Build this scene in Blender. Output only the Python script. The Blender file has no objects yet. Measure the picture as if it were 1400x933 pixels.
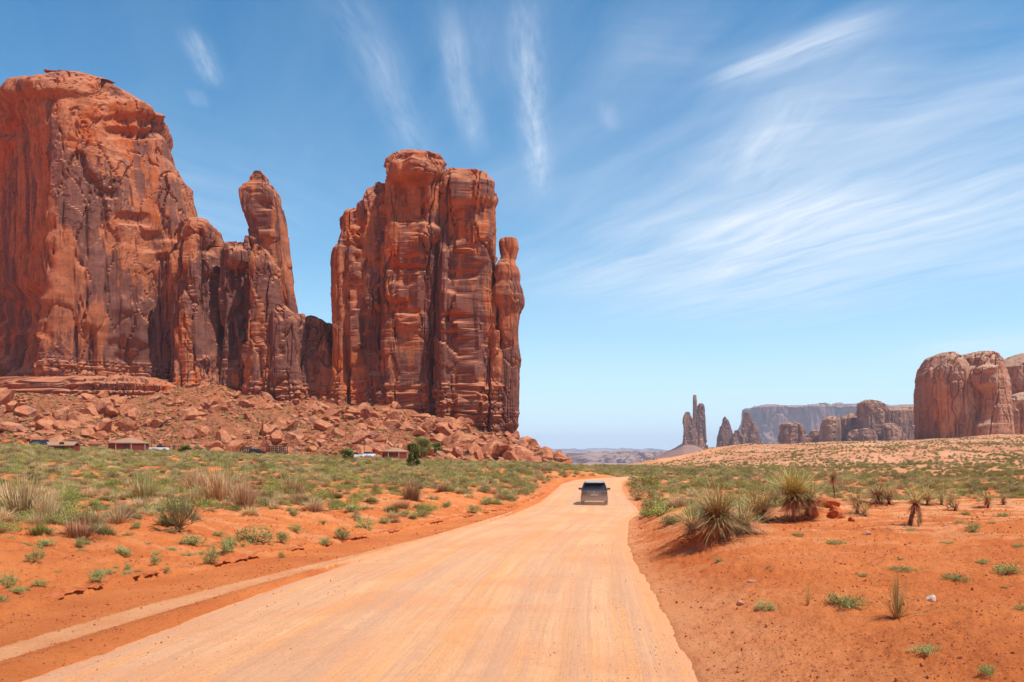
import bpy, math, random
import numpy as np
from mathutils import Vector

# ------------------------------------------------------------------ camera, sky, sun, exposure
S = bpy.context.scene
COL = S.collection
F = 1089.0; CX = 700.0; HY = 620.0; CH = 3.0      # focal length in photo pixels, centre column, eye-level row, eye height
cam_d = bpy.data.cameras.new('camera'); cam = bpy.data.objects.new('camera', cam_d); COL.objects.link(cam)
cam_d.sensor_width = 36.0; cam_d.lens = F/1400*36.0
cam.location = (0, 0, CH); cam.rotation_euler = (math.radians(90), 0, 0)
cam_d.shift_y = (HY-466.5)/1400.0
cam_d.clip_start = 0.1; cam_d.clip_end = 80000
S.camera = cam
S.cycles.max_bounces = 5; S.cycles.diffuse_bounces = 3; S.cycles.volume_bounces = 1
S.view_settings.view_transform = 'Standard'; S.view_settings.look = 'None'
S.view_settings.exposure = 0.12; S.view_settings.gamma = 1.0; S.view_settings.use_curve_mapping = False

SUN_EL = math.radians(62); SUN_AZ = math.radians(117)    # azimuth clockwise from +Y (the view direction)
sd = Vector((math.sin(SUN_AZ)*math.cos(SUN_EL), math.cos(SUN_AZ)*math.cos(SUN_EL), math.sin(SUN_EL)))
sun_d = bpy.data.lights.new('sun', 'SUN'); sun = bpy.data.objects.new('sun', sun_d); COL.objects.link(sun)
sun_d.energy = 4.9; sun_d.angle = math.radians(0.5); sun_d.color = (1.0, 0.95, 0.88)
sun.rotation_euler = sd.to_track_quat('Z', 'Y').to_euler(); sun.location = (60, -40, 120)

W = bpy.data.worlds.new('World'); S.world = W; W.use_nodes = True
def world_nodes():
    nt = W.node_tree; N = nt.nodes; L = nt.links; N.clear()
    out = N.new('ShaderNodeOutputWorld'); bg = N.new('ShaderNodeBackground'); L.new(bg.outputs[0], out.inputs[0])
    sky = N.new('ShaderNodeTexSky'); sky.sky_type = 'NISHITA'; sky.sun_disc = False
    sky.sun_elevation = SUN_EL; sky.sun_rotation = SUN_AZ
    sky.altitude = 1700; sky.air_density = 1.0; sky.dust_density = 0.2; sky.ozone_density = 2.0
    bg.inputs[1].default_value = 0.112
    def M(op, a, b=None, c=None):
        n = N.new('ShaderNodeMath'); n.operation = op
        for i, v in enumerate((a, b, c)):
            if v is None: continue
            if isinstance(v, (int, float)): n.inputs[i].default_value = v
            else: L.new(v, n.inputs[i])
        return n.outputs[0]
    tc = N.new('ShaderNodeTexCoord'); sp = N.new('ShaderNodeSeparateXYZ'); L.new(tc.outputs['Generated'], sp.inputs[0])
    x, y, z = sp.outputs
    zz = M('MAXIMUM', z, 0.03)
    pxx = M('DIVIDE', x, zz); pyy = M('DIVIDE', y, zz)      # where the view ray meets a flat cloud layer
    def P(px, py):
        u = (px-CX)/F; v = (HY-py)/F
        return (u/v, 1/v)
    # one warped coordinate shared by all streaks
    cb = N.new('ShaderNodeCombineXYZ'); L.new(pxx, cb.inputs[0]); L.new(pyy, cb.inputs[1])
    wn = N.new('ShaderNodeTexNoise'); L.new(cb.outputs[0], wn.inputs['Vector']); wn.inputs['Scale'].default_value = 1.6; wn.inputs['Detail'].default_value = 3
    ws = N.new('ShaderNodeVectorMath'); ws.operation = 'SUBTRACT'; L.new(wn.outputs['Color'], ws.inputs[0]); ws.inputs[1].default_value = (.5, .5, .5)
    total = None
    #       start px,py   end px,py   width  strength  along/across noise
    streaks = [((716, 30), (738, 250), .040, .50, 14), ((610, 30), (648, 190), .036, .40, 12), ((475, 0), (575, 210), .06, .32, 8),
               ((652, 0), (668, 110), .05, .12, 8), ((266, 50), (292, 112), .028, .45, 14), ((268, 125), (275, 145), .02, .25, 12), ((828, 140), (836, 175), .025, .22, 8),
               ((985, 108), (1190, 35), .075, .62, 6), ((1085, 145), (1010, 245), .12, .40, 5),
               ((850, 400), (1400, 230), .85, .72, 2.2), ((960, 340), (1130, 270), .35, .35, 4), ((900, 440), (1400, 330), 1.1, .42, 2.5),
               ((1000, 180), (1500, 90), .40, .26, 3), ((1260, 478), (1440, 474), .9, .55, 1.5), ((830, 70), (960, 78), .16, .12, 5), ((1050, 330), (1600, 120), 2.2, .34, 1.2),
               ((0, 240), (330, 330), .7, .30, 3)]
    for i, (a, b, w, st, fr) in enumerate(streaks):
        A = P(*a); B = P(*b); dx, dy = B[0]-A[0], B[1]-A[1]; ln = math.hypot(dx, dy); dx /= ln; dy /= ln
        mx, my = (A[0]+B[0])/2, (A[1]+B[1])/2
        wx = N.new('ShaderNodeSeparateXYZ'); L.new(ws.outputs[0], wx.inputs[0])
        qx = M('ADD', M('SUBTRACT', pxx, mx), M('MULTIPLY', wx.outputs[0], min(w*.9, .32)))
        qy = M('ADD', M('SUBTRACT', pyy, my), M('MULTIPLY', wx.outputs[1], min(w*.9, .32)))
        al = M('ADD', M('MULTIPLY', qx, dx), M('MULTIPLY', qy, dy))
        ac = M('SUBTRACT', M('MULTIPLY', qx, -dy), M('MULTIPLY', qy, -dx))
        e1 = M('POWER', M('ABSOLUTE', M('DIVIDE', al, ln*0.56)), 4); e2 = M('POWER', M('ABSOLUTE', M('DIVIDE', ac, w)), 2)
        g = M('EXPONENT', M('MULTIPLY', M('ADD', e1, e2), -1))
        c2 = N.new('ShaderNodeCombineXYZ'); L.new(M('MULTIPLY', al, fr*.28), c2.inputs[0]); L.new(M('MULTIPLY', ac, fr*1.7), c2.inputs[1]); c2.inputs[2].default_value = i*7.3
        nz = N.new('ShaderNodeTexNoise'); L.new(c2.outputs[0], nz.inputs['Vector']); nz.inputs['Scale'].default_value = 1.6; nz.inputs['Detail'].default_value = 10; nz.inputs['Roughness'].default_value = .60
        nz.inputs['Distortion'].default_value = .1
        mr = N.new('ShaderNodeMapRange'); mr.clamp = True; L.new(nz.outputs['Fac'], mr.inputs[0]); mr.inputs[1].default_value = .22; mr.inputs[2].default_value = .80
        g = M('MULTIPLY', M('MULTIPLY', g, mr.outputs[0]), st)
        total = g if total is None else M('ADD', total, g)
    up = M('GREATER_THAN', z, 0.0)
    # very thin veil everywhere, denser to the right
    total = M('MULTIPLY', M('MINIMUM', M('MULTIPLY', total, 1.08), 0.9), up)
    fr_ = M('GREATER_THAN', y, 0.0)
    total = M('MULTIPLY', total, fr_)
    mix = N.new('ShaderNodeMix'); mix.data_type = 'RGBA'; L.new(total, mix.inputs[0])
    hs = N.new('ShaderNodeHueSaturation'); L.new(sky.outputs[0], hs.inputs['Color']); hs.inputs['Saturation'].default_value = 1.42; hs.inputs['Value'].default_value = 1.22; hs.inputs['Hue'].default_value = .492
    veil = M('MULTIPLY', M('EXPONENT', M('MULTIPLY', M('POWER', M('MULTIPLY', M('MAXIMUM', z, 0.0), 5.3), 1.35), -1)), .97); vm = N.new('ShaderNodeMix'); vm.data_type = 'RGBA'; L.new(veil, vm.inputs[0]); tn = N.new('ShaderNodeMix'); tn.data_type = 'RGBA'; tn.blend_type = 'MULTIPLY'; tn.inputs[0].default_value = 1; L.new(hs.outputs[0], tn.inputs[6]); tn.inputs[7].default_value = (.50, 1.20, 1.14, 1); L.new(tn.outputs[2], vm.inputs[6]); vm.inputs[7].default_value = (7.1, 8.4, 9.5, 1)
    L.new(vm.outputs[2], mix.inputs[6]); mix.inputs[7].default_value = (7.6, 8.3, 9.2, 1)
    L.new(mix.outputs[2], bg.inputs[0])
world_nodes()

# ------------------------------------------------------------------ helpers
rng = np.random.default_rng(7); random.seed(7)
_perm = np.concatenate([np.random.default_rng(3).permutation(256)]*3).astype(np.int64)
_g = np.random.default_rng(5).normal(size=(256, 3)); _g /= np.linalg.norm(_g, axis=1)[:, None]
_rv = np.random.default_rng(9).random((256, 4))
def _h(ix, iy, iz): return _perm[_perm[_perm[ix & 255] + (iy & 255)] + (iz & 255)]
def gn(x, y, z=None):
    x = np.asarray(x, float); y = np.asarray(y, float); z = np.zeros_like(x) if z is None else np.asarray(z, float)+np.zeros_like(x)
    xi = np.floor(x).astype(np.int64); yi = np.floor(y).astype(np.int64); zi = np.floor(z).astype(np.int64)
    xf, yf, zf = x-xi, y-yi, z-zi
    s = lambda t: t*t*t*(t*(t*6-15)+10)
    u, v, w = s(xf), s(yf), s(zf); r = 0
    for a in (0, 1):
        for b in (0, 1):
            for c in (0, 1):
                g = _g[_h(xi+a, yi+b, zi+c)]
                d = g[..., 0]*(xf-a)+g[..., 1]*(yf-b)+g[..., 2]*(zf-c)
                r = r + d*(u if a else 1-u)*(v if b else 1-v)*(w if c else 1-w)
    return r*1.6
def fbm(x, y, z=None, o=4, gain=.5):
    r = 0; a = 1.0; f = 1.0; z = 0 if z is None else z
    for i in range(o):
        r = r + a*gn(x*f+i*17.3, y*f+i*9.1, z*f+i*5.7); a *= gain; f *= 2.03
    return r
def cell(x, y, z, jit=.9):
    xi = np.floor(x).astype(np.int64); yi = np.floor(y).astype(np.int64); zi = np.floor(z).astype(np.int64)
    f1 = np.full(x.shape, 9.); f2 = np.full(x.shape, 9.); idv = np.zeros(x.shape); gx = np.zeros(x.shape); gz = np.zeros(x.shape)
    for a in (-1, 0, 1):
        for b in (-1, 0, 1):
            for c in (-1, 0, 1):
                r = _rv[_h(xi+a, yi+b, zi+c)]
                dx = xi+a+.5+(r[..., 0]-.5)*jit-x; dy = yi+b+.5+(r[..., 1]-.5)*jit-y; dz = zi+c+.5+(r[..., 2]-.5)*jit-z
                d = np.sqrt(dx*dx+dy*dy+dz*dz); n = d < f1
                f2 = np.where(n, f1, np.minimum(f2, d)); idv = np.where(n, r[..., 3], idv)
                gx = np.where(n, dx, gx); gz = np.where(n, dz, gz); f1 = np.where(n, d, f1)
    return f1, f2, idv, gx, gz
def sst(a, b, x):
    t = np.clip((x-a)/(b-a), 0, 1); return t*t*(3-2*t)

def raw_mesh(name, V, Q, smooth=False, attrs=None, quad=True):
    """V (n,3); Q (m,4) or (m,3) index array"""
    me = bpy.data.meshes.new(name); V = np.asarray(V, np.float32); Q = np.asarray(Q, np.int32); k = Q.shape[1]
    me.vertices.add(len(V)); me.vertices.foreach_set('co', V.ravel())
    me.loops.add(Q.size); me.loops.foreach_set('vertex_index', Q.ravel())
    me.polygons.add(len(Q)); me.polygons.foreach_set('loop_start', np.arange(0, Q.size, k, dtype=np.int32))
    me.polygons.foreach_set('use_smooth', np.full(len(Q), smooth, bool))
    for an, av in (attrs or {}).items():
        at = me.attributes.new(an, 'FLOAT', 'POINT'); at.data.foreach_set('value', np.asarray(av, np.float32).ravel())
    me.update(calc_edges=True)
    return me
def link(name, me, mat=None, parent=None):
    o = bpy.data.objects.new(name, me); COL.objects.link(o)
    if mat is not None and not me.materials: me.materials.append(mat)
    if parent is not None: o.parent = parent
    return o
def tag(o, label=None, cat=None, group=None, kind=None):
    if label: o['label'] = label
    if cat: o['category'] = cat
    if group: o['group'] = group
    if kind: o['kind'] = kind
    return o
def empty(name, loc, label, cat, rz=0, group=None):
    o = bpy.data.objects.new(name, None); COL.objects.link(o); o.location = loc; o.rotation_euler = (0, 0, rz)
    o.empty_display_size = .2
    return tag(o, label, cat, group)
def gridq(nr, nc, wrap=False):
    i = np.arange(nr-1)[:, None]; j = np.arange(nc if wrap else nc-1)[None, :]
    j2 = (j+1) % nc
    return np.stack([i*nc+j, i*nc+j2, (i+1)*nc+j2, (i+1)*nc+j], -1).reshape(-1, 4)

class MB:
    """collects quads / tris as polygons with a tint value per vertex"""
    def __init__(s): s.v = []; s.f = []; s.t = []
    def add(s, vs, fs, t=0.5):
        b = len(s.v); s.v += [tuple(v) for v in vs]; s.f += [tuple(i+b for i in f) for f in fs]
        s.t += list(t) if hasattr(t, '__len__') else [t]*len(vs); return s
    def box(s, c, d, rz=0, taper=1.0, t=.5, bev=0):
        x, y, z = d[0]/2, d[1]/2, d[2]/2; cr, sr = math.cos(rz), math.sin(rz); vs = []
        for k, (zz, q) in enumerate(((-z, 1), (z, taper))):
            for sx, sy in ((-1, -1), (1, -1), (1, 1), (-1, 1)):
                a, b = sx*x*q, sy*y*q; vs.append((c[0]+a*cr-b*sr, c[1]+a*sr+b*cr, c[2]+zz))
        return s.add(vs, [(3, 2, 1, 0), (4, 5, 6, 7), (0, 1, 5, 4), (1, 2, 6, 5), (2, 3, 7, 6), (3, 0, 4, 7)], t)
    def tube(s, pts, rs, n=6, t=.5, cap=True):
        pts = [Vector(p) for p in pts]; vs = []; m = len(pts)
        for i, p in enumerate(pts):
            d = (pts[min(i+1, m-1)]-pts[max(i-1, 0)]).normalized(); a = d.orthogonal().normalized()
            if i and a.dot(pa) < 0: a = -a
            pa = a; b = d.cross(a)
            r = rs[i] if hasattr(rs, '__len__') else rs
            vs += [p+(a*math.cos(k*2*math.pi/n)+b*math.sin(k*2*math.pi/n))*r for k in range(n)]
        fs = [(i*n+k, i*n+(k+1) % n, (i+1)*n+(k+1) % n, (i+1)*n+k) for i in range(m-1) for k in range(n)]
        if cap: fs += [tuple(range(n-1, -1, -1)), tuple(range((m-1)*n, m*n))]
        return s.add(vs, fs, t)
    def blade(s, base, d, L, w, droop=0., seg=3, t0=.3, t1=.8, side=None):
        d = Vector(d).normalized(); sd_ = side or d.cross(Vector((0, 0, 1)))
        if sd_.length < 1e-3: sd_ = Vector((1, 0, 0))
        sd_ = sd_.normalized(); p = Vector(base); vs = []; ts = []
        for i in range(seg+1):
            q = i/seg; ww = w*(1-q**1.5)*.5+w*.03; vs += [p-sd_*ww, p+sd_*ww]; ts += [t0+(t1-t0)*q]*2
            d = (d+Vector((0, 0, -droop/seg))).normalized(); p = p+d*(L/seg)
        return s.add(vs, [(2*i, 2*i+1, 2*i+3, 2*i+2) for i in range(seg)], ts)
    def mesh(s, name, smooth=False):
        me = bpy.data.meshes.new(name); me.from_pydata(s.v, [], s.f)
        at = me.attributes.new('tint', 'FLOAT', 'POINT'); at.data.foreach_set('value', np.array(s.t, np.float32))
        if smooth: me.polygons.foreach_set('use_smooth', [True]*len(me.polygons))
        me.update(); return me
    def build(s, name, mat, parent=None, smooth=False): return link(name, s.mesh(name, smooth), mat, parent)

# ------------------------------------------------------------------ materials
class NT:
    def __init__(s, name, rough=.9, spec=.2):
        s.m = bpy.data.materials.new(name); s.m.use_nodes = True; s.nt = s.m.node_tree; s.N = s.nt.nodes; s.L = s.nt.links
        s.b = s.N['Principled BSDF']; s.b.inputs['Roughness'].default_value = rough; s.b.inputs['Specular IOR Level'].default_value = spec
        s.tc = None
    def coord(s, which='Object', scale=(1, 1, 1)):
        if s.tc is None: s.tc = s.N.new('ShaderNodeTexCoord'); s.geo = s.N.new('ShaderNodeNewGeometry')
        src = s.geo.outputs['Position'] if which == 'World' else s.tc.outputs[which]
        mp = s.N.new('ShaderNodeMapping'); mp.inputs['Scale'].default_value = scale; s.L.new(src, mp.inputs[0]); return mp.outputs[0]
    def noise(s, vec, sc, det=5, ro=.55, dist=0, out='Fac'):
        n = s.N.new('ShaderNodeTexNoise'); s.L.new(vec, n.inputs['Vector']); n.inputs['Scale'].default_value = sc
        n.inputs['Detail'].default_value = det; n.inputs['Roughness'].default_value = ro; n.inputs['Distortion'].default_value = dist; return n.outputs[out]
    def voro(s, vec, sc, feat='F1', out='Distance'):
        n = s.N.new('ShaderNodeTexVoronoi'); n.feature = feat; s.L.new(vec, n.inputs['Vector']); n.inputs['Scale'].default_value = sc; return n.outputs[out]
    def mr(s, v, a, b, c=0, d=1, smooth=True):
        n = s.N.new('ShaderNodeMapRange'); n.interpolation_type = 'SMOOTHSTEP' if smooth else 'LINEAR'; s.L.new(v, n.inputs[0])
        for i, q in enumerate((a, b, c, d)): n.inputs[i+1].default_value = q
        return n.outputs[0]
    def math(s, op, a, b=None):
        n = s.N.new('ShaderNodeMath'); n.operation = op
        for i, v in enumerate((a, b)):
            if v is None: continue
            if isinstance(v, (int, float)): n.inputs[i].default_value = v
            else: s.L.new(v, n.inputs[i])
        return n.outputs[0]
    def mix(s, fac, a, b, bt='MIX'):
        n = s.N.new('ShaderNodeMix'); n.data_type = 'RGBA'; n.blend_type = bt
        if isinstance(fac, (int, float)): n.inputs[0].default_value = fac
        else: s.L.new(fac, n.inputs[0])
        for k, v in ((6, a), (7, b)):
            if isinstance(v, tuple): n.inputs[k].default_value = v+(1,) if len(v) == 3 else v
            else: s.L.new(v, n.inputs[k])
        return n.outputs[2]
    def attr(s, name):
        n = s.N.new('ShaderNodeAttribute'); n.attribute_name = name; return n.outputs['Fac']
    def ramp(s, v, stops):
        n = s.N.new('ShaderNodeValToRGB'); s.L.new(v, n.inputs[0]); cr = n.color_ramp
        while len(cr.elements) < len(stops): cr.elements.new(.5)
        for e, (p, c) in zip(cr.elements, stops): e.position = p; e.color = c+(1,)
        return n.outputs[0]
    def rand(s): n = s.N.new('ShaderNodeObjectInfo'); return n.outputs['Random']
    def col(s, c):
        if isinstance(c, tuple): s.b.inputs['Base Color'].default_value = c+(1,)
        else: s.L.new(c, s.b.inputs['Base Color'])
        return s
    def bump(s, h, dist=.1, strength=1.0):
        n = s.N.new('ShaderNodeBump'); n.inputs['Distance'].default_value = dist; n.inputs['Strength'].default_value = strength
        if 'last' in s.__dict__: s.L.new(s.last, n.inputs['Normal'])
        s.L.new(h, n.inputs['Height']); s.last = n.outputs[0]; s.L.new(s.last, s.b.inputs['Normal']); return s

def flat_mat(name, c, rough=.7, metal=0., spec=.3, var=.15):
    t = NT(name, rough, spec); v = t.coord('Object'); n = t.noise(v, 6, 3)
    t.col(t.mix(t.mr(n, .3, .7), tuple(q*(1-var) for q in c), tuple(min(1, q*(1+var)) for q in c))); t.b.inputs['Metallic'].default_value = metal
    return t.m

def rock_mat(name, c_base, c_dark, c_or, c_pale, scale=1.0, varnish=.5, orange=.5):
    """layered sandstone: base, desert varnish running down, orange noise patches, paler upward faces"""
    t = NT(name, .92, .12)
    k = scale
    v = t.coord('World')
    vs = t.coord('World', (1, 1, .09))           # stretched down the face
    hz = t.coord('World', (.18, .18, 1.5))       # bedding
    big = t.noise(v, .028*k, 3, .5, .4); mid = t.noise(v, .11*k, 6, .6, .5); fine = t.noise(v, .9*k, 8, .7)
    st = t.noise(vs, .34*k, 7, .62, .25); st2 = t.noise(vs, 1.4*k, 4, .6); bed = t.noise(hz, .35*k, 6, .62)
    base = t.mix(t.mr(mid, .35, .66), c_base, tuple(q*.72 for q in c_base))
    base = t.mix(t.mr(bed, .46, .64), base, t.mix(.3, base, c_pale))
    if orange > 0:
        m = t.math('MULTIPLY', t.mr(big, .52, .62), t.mr(mid, .34, .55)); base = t.mix(t.math('MULTIPLY', m, orange), base, c_or)
    # varnish: patches by large noise, streaky inside, only on steep faces (tops do not hold it)
    sx = t.N.new('ShaderNodeSeparateXYZ'); t.L.new(t.geo.outputs['True Normal'], sx.inputs[0])
    steep = t.mr(t.math('ABSOLUTE', sx.outputs[2]), .30, .75, 1, 0)
    pn = t.math('ADD', t.math('MULTIPLY', t.noise(t.coord('World', (1, 1, .4)), .05*k, 7, .62, .12), .72), t.math('MULTIPLY', st, .28))
    sz_ = t.N.new('ShaderNodeSeparateXYZ'); t.L.new(t.geo.outputs['Position'], sz_.inputs[0])
    pn = t.math('ADD', pn, t.mr(sz_.outputs[2], 40/k if k >= 1 else -500, 150/k if k >= 1 else -400, .012, -.035, False)) if k >= 1 else pn
    pat = t.mr(pn, .480, .515)
    va = t.math('MULTIPLY', t.math('MULTIPLY', pat, steep), varnish)
    base = t.mix(va, base, t.mix(t.mr(st, .35, .65), c_dark, tuple(q*1.55 for q in c_dark)))
    s2 = t.math('MULTIPLY', t.math('MULTIPLY', t.mr(st2, .53, .66), t.mr(t.noise(v, .07*k, 3), .42, .6)), t.math('MULTIPLY', steep, .6)); base = t.mix(s2, base, tuple(q*.5 for q in c_dark))
    top = t.mr(sx.outputs[2], .35, .8); base = t.mix(t.math('MULTIPLY', top, .75), base, c_pale)
    base = t.mix(t.mr(fine, .3, .7), t.mix(.22, base, (0, 0, 0)), base)
    t.col(base)
    cb_ = t.N.new('ShaderNodeTexVoronoi'); t.L.new(t.coord('World', (1, 1, .4)), cb_.inputs['Vector']); cb_.inputs['Scale'].default_value = .42*k; bw = t.N.new('ShaderNodeSeparateColor'); t.L.new(cb_.outputs['Color'], bw.inputs[0])
    t.bump(bw.outputs[0], .32/k, .8); t.bump(t.noise(v, .6*k, 8, .66, .2), .38/k, .6); t.bump(t.noise(hz, 1.3*k, 6, .6), .16/k, .4)
    return t.m
R_NEAR = rock_mat('red_sandstone', (.50, .155, .066), (.135, .056, .044), (.54, .105, .016), (.52, .215, .115), 1.0, .84, .9)
R_BASE = rock_mat('layered_red_rock', (.40, .105, .05), (.13, .05, .04), (.5, .13, .04), (.5, .2, .11), 1.6, .5, .3)
R_MID = rock_mat('brown_sandstone', (.54, .255, .145), (.20, .095, .07), (.56, .20, .08), (.62, .37, .24), .6, .78, .7)
R_FAR = rock_mat('far_brown_sandstone', (.43, .21, .125), (.13, .07, .06), (.46, .20, .09), (.52, .31, .20), .35, .6, .4)
R_MESA = rock_mat('far_mesa_rock', (.36, .16, .11), (.16, .09, .08), (.4, .16, .08), (.42, .26, .19), .1, .6, .3)

def boulder_mat():
    t = NT('boulder_rock', .92, .12); v = t.coord('Object'); r = t.rand(); w = t.coord('World')
    base = t.ramp(r, [(0, (.44, .125, .05)), (.4, (.60, .22, .10)), (.75, (.52, .175, .075)), (1, (.34, .095, .05))])
    base = t.mix(t.mr(t.noise(w, .5, 5, .6, .3), .42, .62), base, (.62, .26, .13))
    base = t.mix(t.math('MULTIPLY', t.mr(t.noise(w, .22, 4, .6), .56, .66), .6), base, (.20, .12, .105))
    base = t.mix(t.mr(t.noise(w, 3, 6, .7), .3, .7), t.mix(.25, base, (0, 0, 0)), base)
    t.col(base).bump(t.noise(w, 1.2, 9, .7, .2), .5, .8); return t.m
M_BOULDER = boulder_mat()

def foliage(name, stops, rough=.85, vary=.35, trans=0.0):
    t = NT(name, rough, .15); a = t.attr('tint'); c = t.ramp(a, stops); r = t.rand()
    hs = t.N.new('ShaderNodeHueSaturation'); t.L.new(c, hs.inputs['Color']); t.L.new(t.mr(r, 0, 1, 1-vary, 1+vary, False), hs.inputs['Value'])
    t.L.new(t.mr(t.math('FRACT', t.math('MULTIPLY', r, 7.13)), 0, 1, .48, .515, False), hs.inputs['Hue'])
    t.col(hs.outputs[0]); return t.m
M_SAGE = foliage('sage_leaves', [(0, (.17, .12, .07)), (.3, (.27, .225, .085)), (.7, (.40, .345, .13)), (1, (.56, .47, .22))])
M_GREEN = foliage('green_brush_leaves', [(0, (.11, .10, .035)), (.4, (.235, .24, .055)), (1, (.40, .38, .10))])
M_STRAW = foliage('dry_straw', [(0, (.24, .12, .05)), (.35, (.54, .34, .15)), (1, (.88, .66, .35))], vary=.2)
M_TWIG = foliage('brown_twigs', [(0, (.15, .065, .03)), (.5, (.38, .21, .10)), (1, (.62, .43, .22))], vary=.25)
M_YUC = foliage('yucca_leaves', [(0, (.46, .17, .07)), (.25, (.46, .30, .12)), (.7, (.44, .39, .13)), (1, (.68, .52, .24))], .5, .15)
M_SKIRT = foliage('dead_yucca_leaves', [(0, (.22, .07, .035)), (.5, (.48, .19, .09)), (1, (.66, .42, .24))], .8, .2)
M_TRUNK = foliage('fibrous_trunk', [(0, (.10, .035, .02)), (1, (.28, .11, .06))], .9, .2)
M_JUN = foliage('juniper_leaves', [(0, (.08, .09, .025)), (.5, (.19, .24, .05)), (1, (.33, .38, .10))], vary=.15)
M_BROOM = foliage('broom_leaves', [(0, (.12, .06, .035)), (.35, (.26, .20, .09)), (1, (.44, .42, .18))], vary=.1)
M_WEED = foliage('weed_leaves', [(0, (.16, .11, .05)), (.3, (.25, .28, .085)), (1, (.43, .46, .17))], vary=.2)

# ------------------------------------------------------------------ terrain
def zroad(Y):
    Y = np.asarray(Y, float); return -.8*sst(6, 66, Y)-.35*sst(110, 240, Y)
def px2road(px, py):
    Y = 20.
    for _ in range(60): Y = (CH-float(zroad(Y)))*F/(py-HY)
    return (px-CX)/F*Y, Y
def curve(pts):
    a = np.array(sorted([px2road(*p)[::-1] for p in pts]))
    s = (a[1, 1]-a[0, 1])/(a[1, 0]-a[0, 0]); pre = [[-60, a[0, 1]+s*(-60-a[0, 0])]]
    a = np.vstack([pre, a])
    return lambda Y: np.interp(Y, a[:, 0], a[:, 1])
c_rl = curve([(36, 930), (200, 869), (382, 801), (480, 768), (560, 744), (640, 721), (700, 703), (738, 687), (757, 672), (768, 662), (785, 656.5), (815, 654), (850, 652.8)])
c_rr = curve([(962, 950), (955, 933), (915, 850), (885, 795), (866, 765), (857, 745), (859, 712), (874, 701), (868, 692), (859, 684), (850, 670), (850, 660), (856, 656), (900, 653.6), (930, 652.8)])
c_ft = curve([(0, 845), (145, 806), (270, 781), (400, 756), (510, 735), (620, 712), (700, 695), (735, 682), (752, 669), (763, 660), (778, 655.5), (810, 653.2), (845, 652.4)])
c_sl = curve([(0, 885), (191, 830), (393, 780), (500, 755), (600, 731), (700, 701)])
c_sr = curve([(0, 905), (191, 848), (393, 793), (500, 764.5), (600, 737), (700, 702.5)])
BASE_U = np.array([(-600, 515), (0, 517), (250, 523), (300, 532), (400, 549), (470, 549), (560, 552), (640, 572), (690, 598), (715, 605), (745, 619), (778, 636.5), (800, 640), (2600, 640)], float)
SKY_U = np.array([(700, 646), (830, 642), (870, 637), (900, 631), (930, 625), (955, 618), (1000, 612), (1050, 608), (1150, 604), (1250, 602), (1330, 598), (1400, 595), (1700, 588), (2600, 580)], float)
MOUNDS = []      # (X, Y, r, h) filled below
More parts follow.
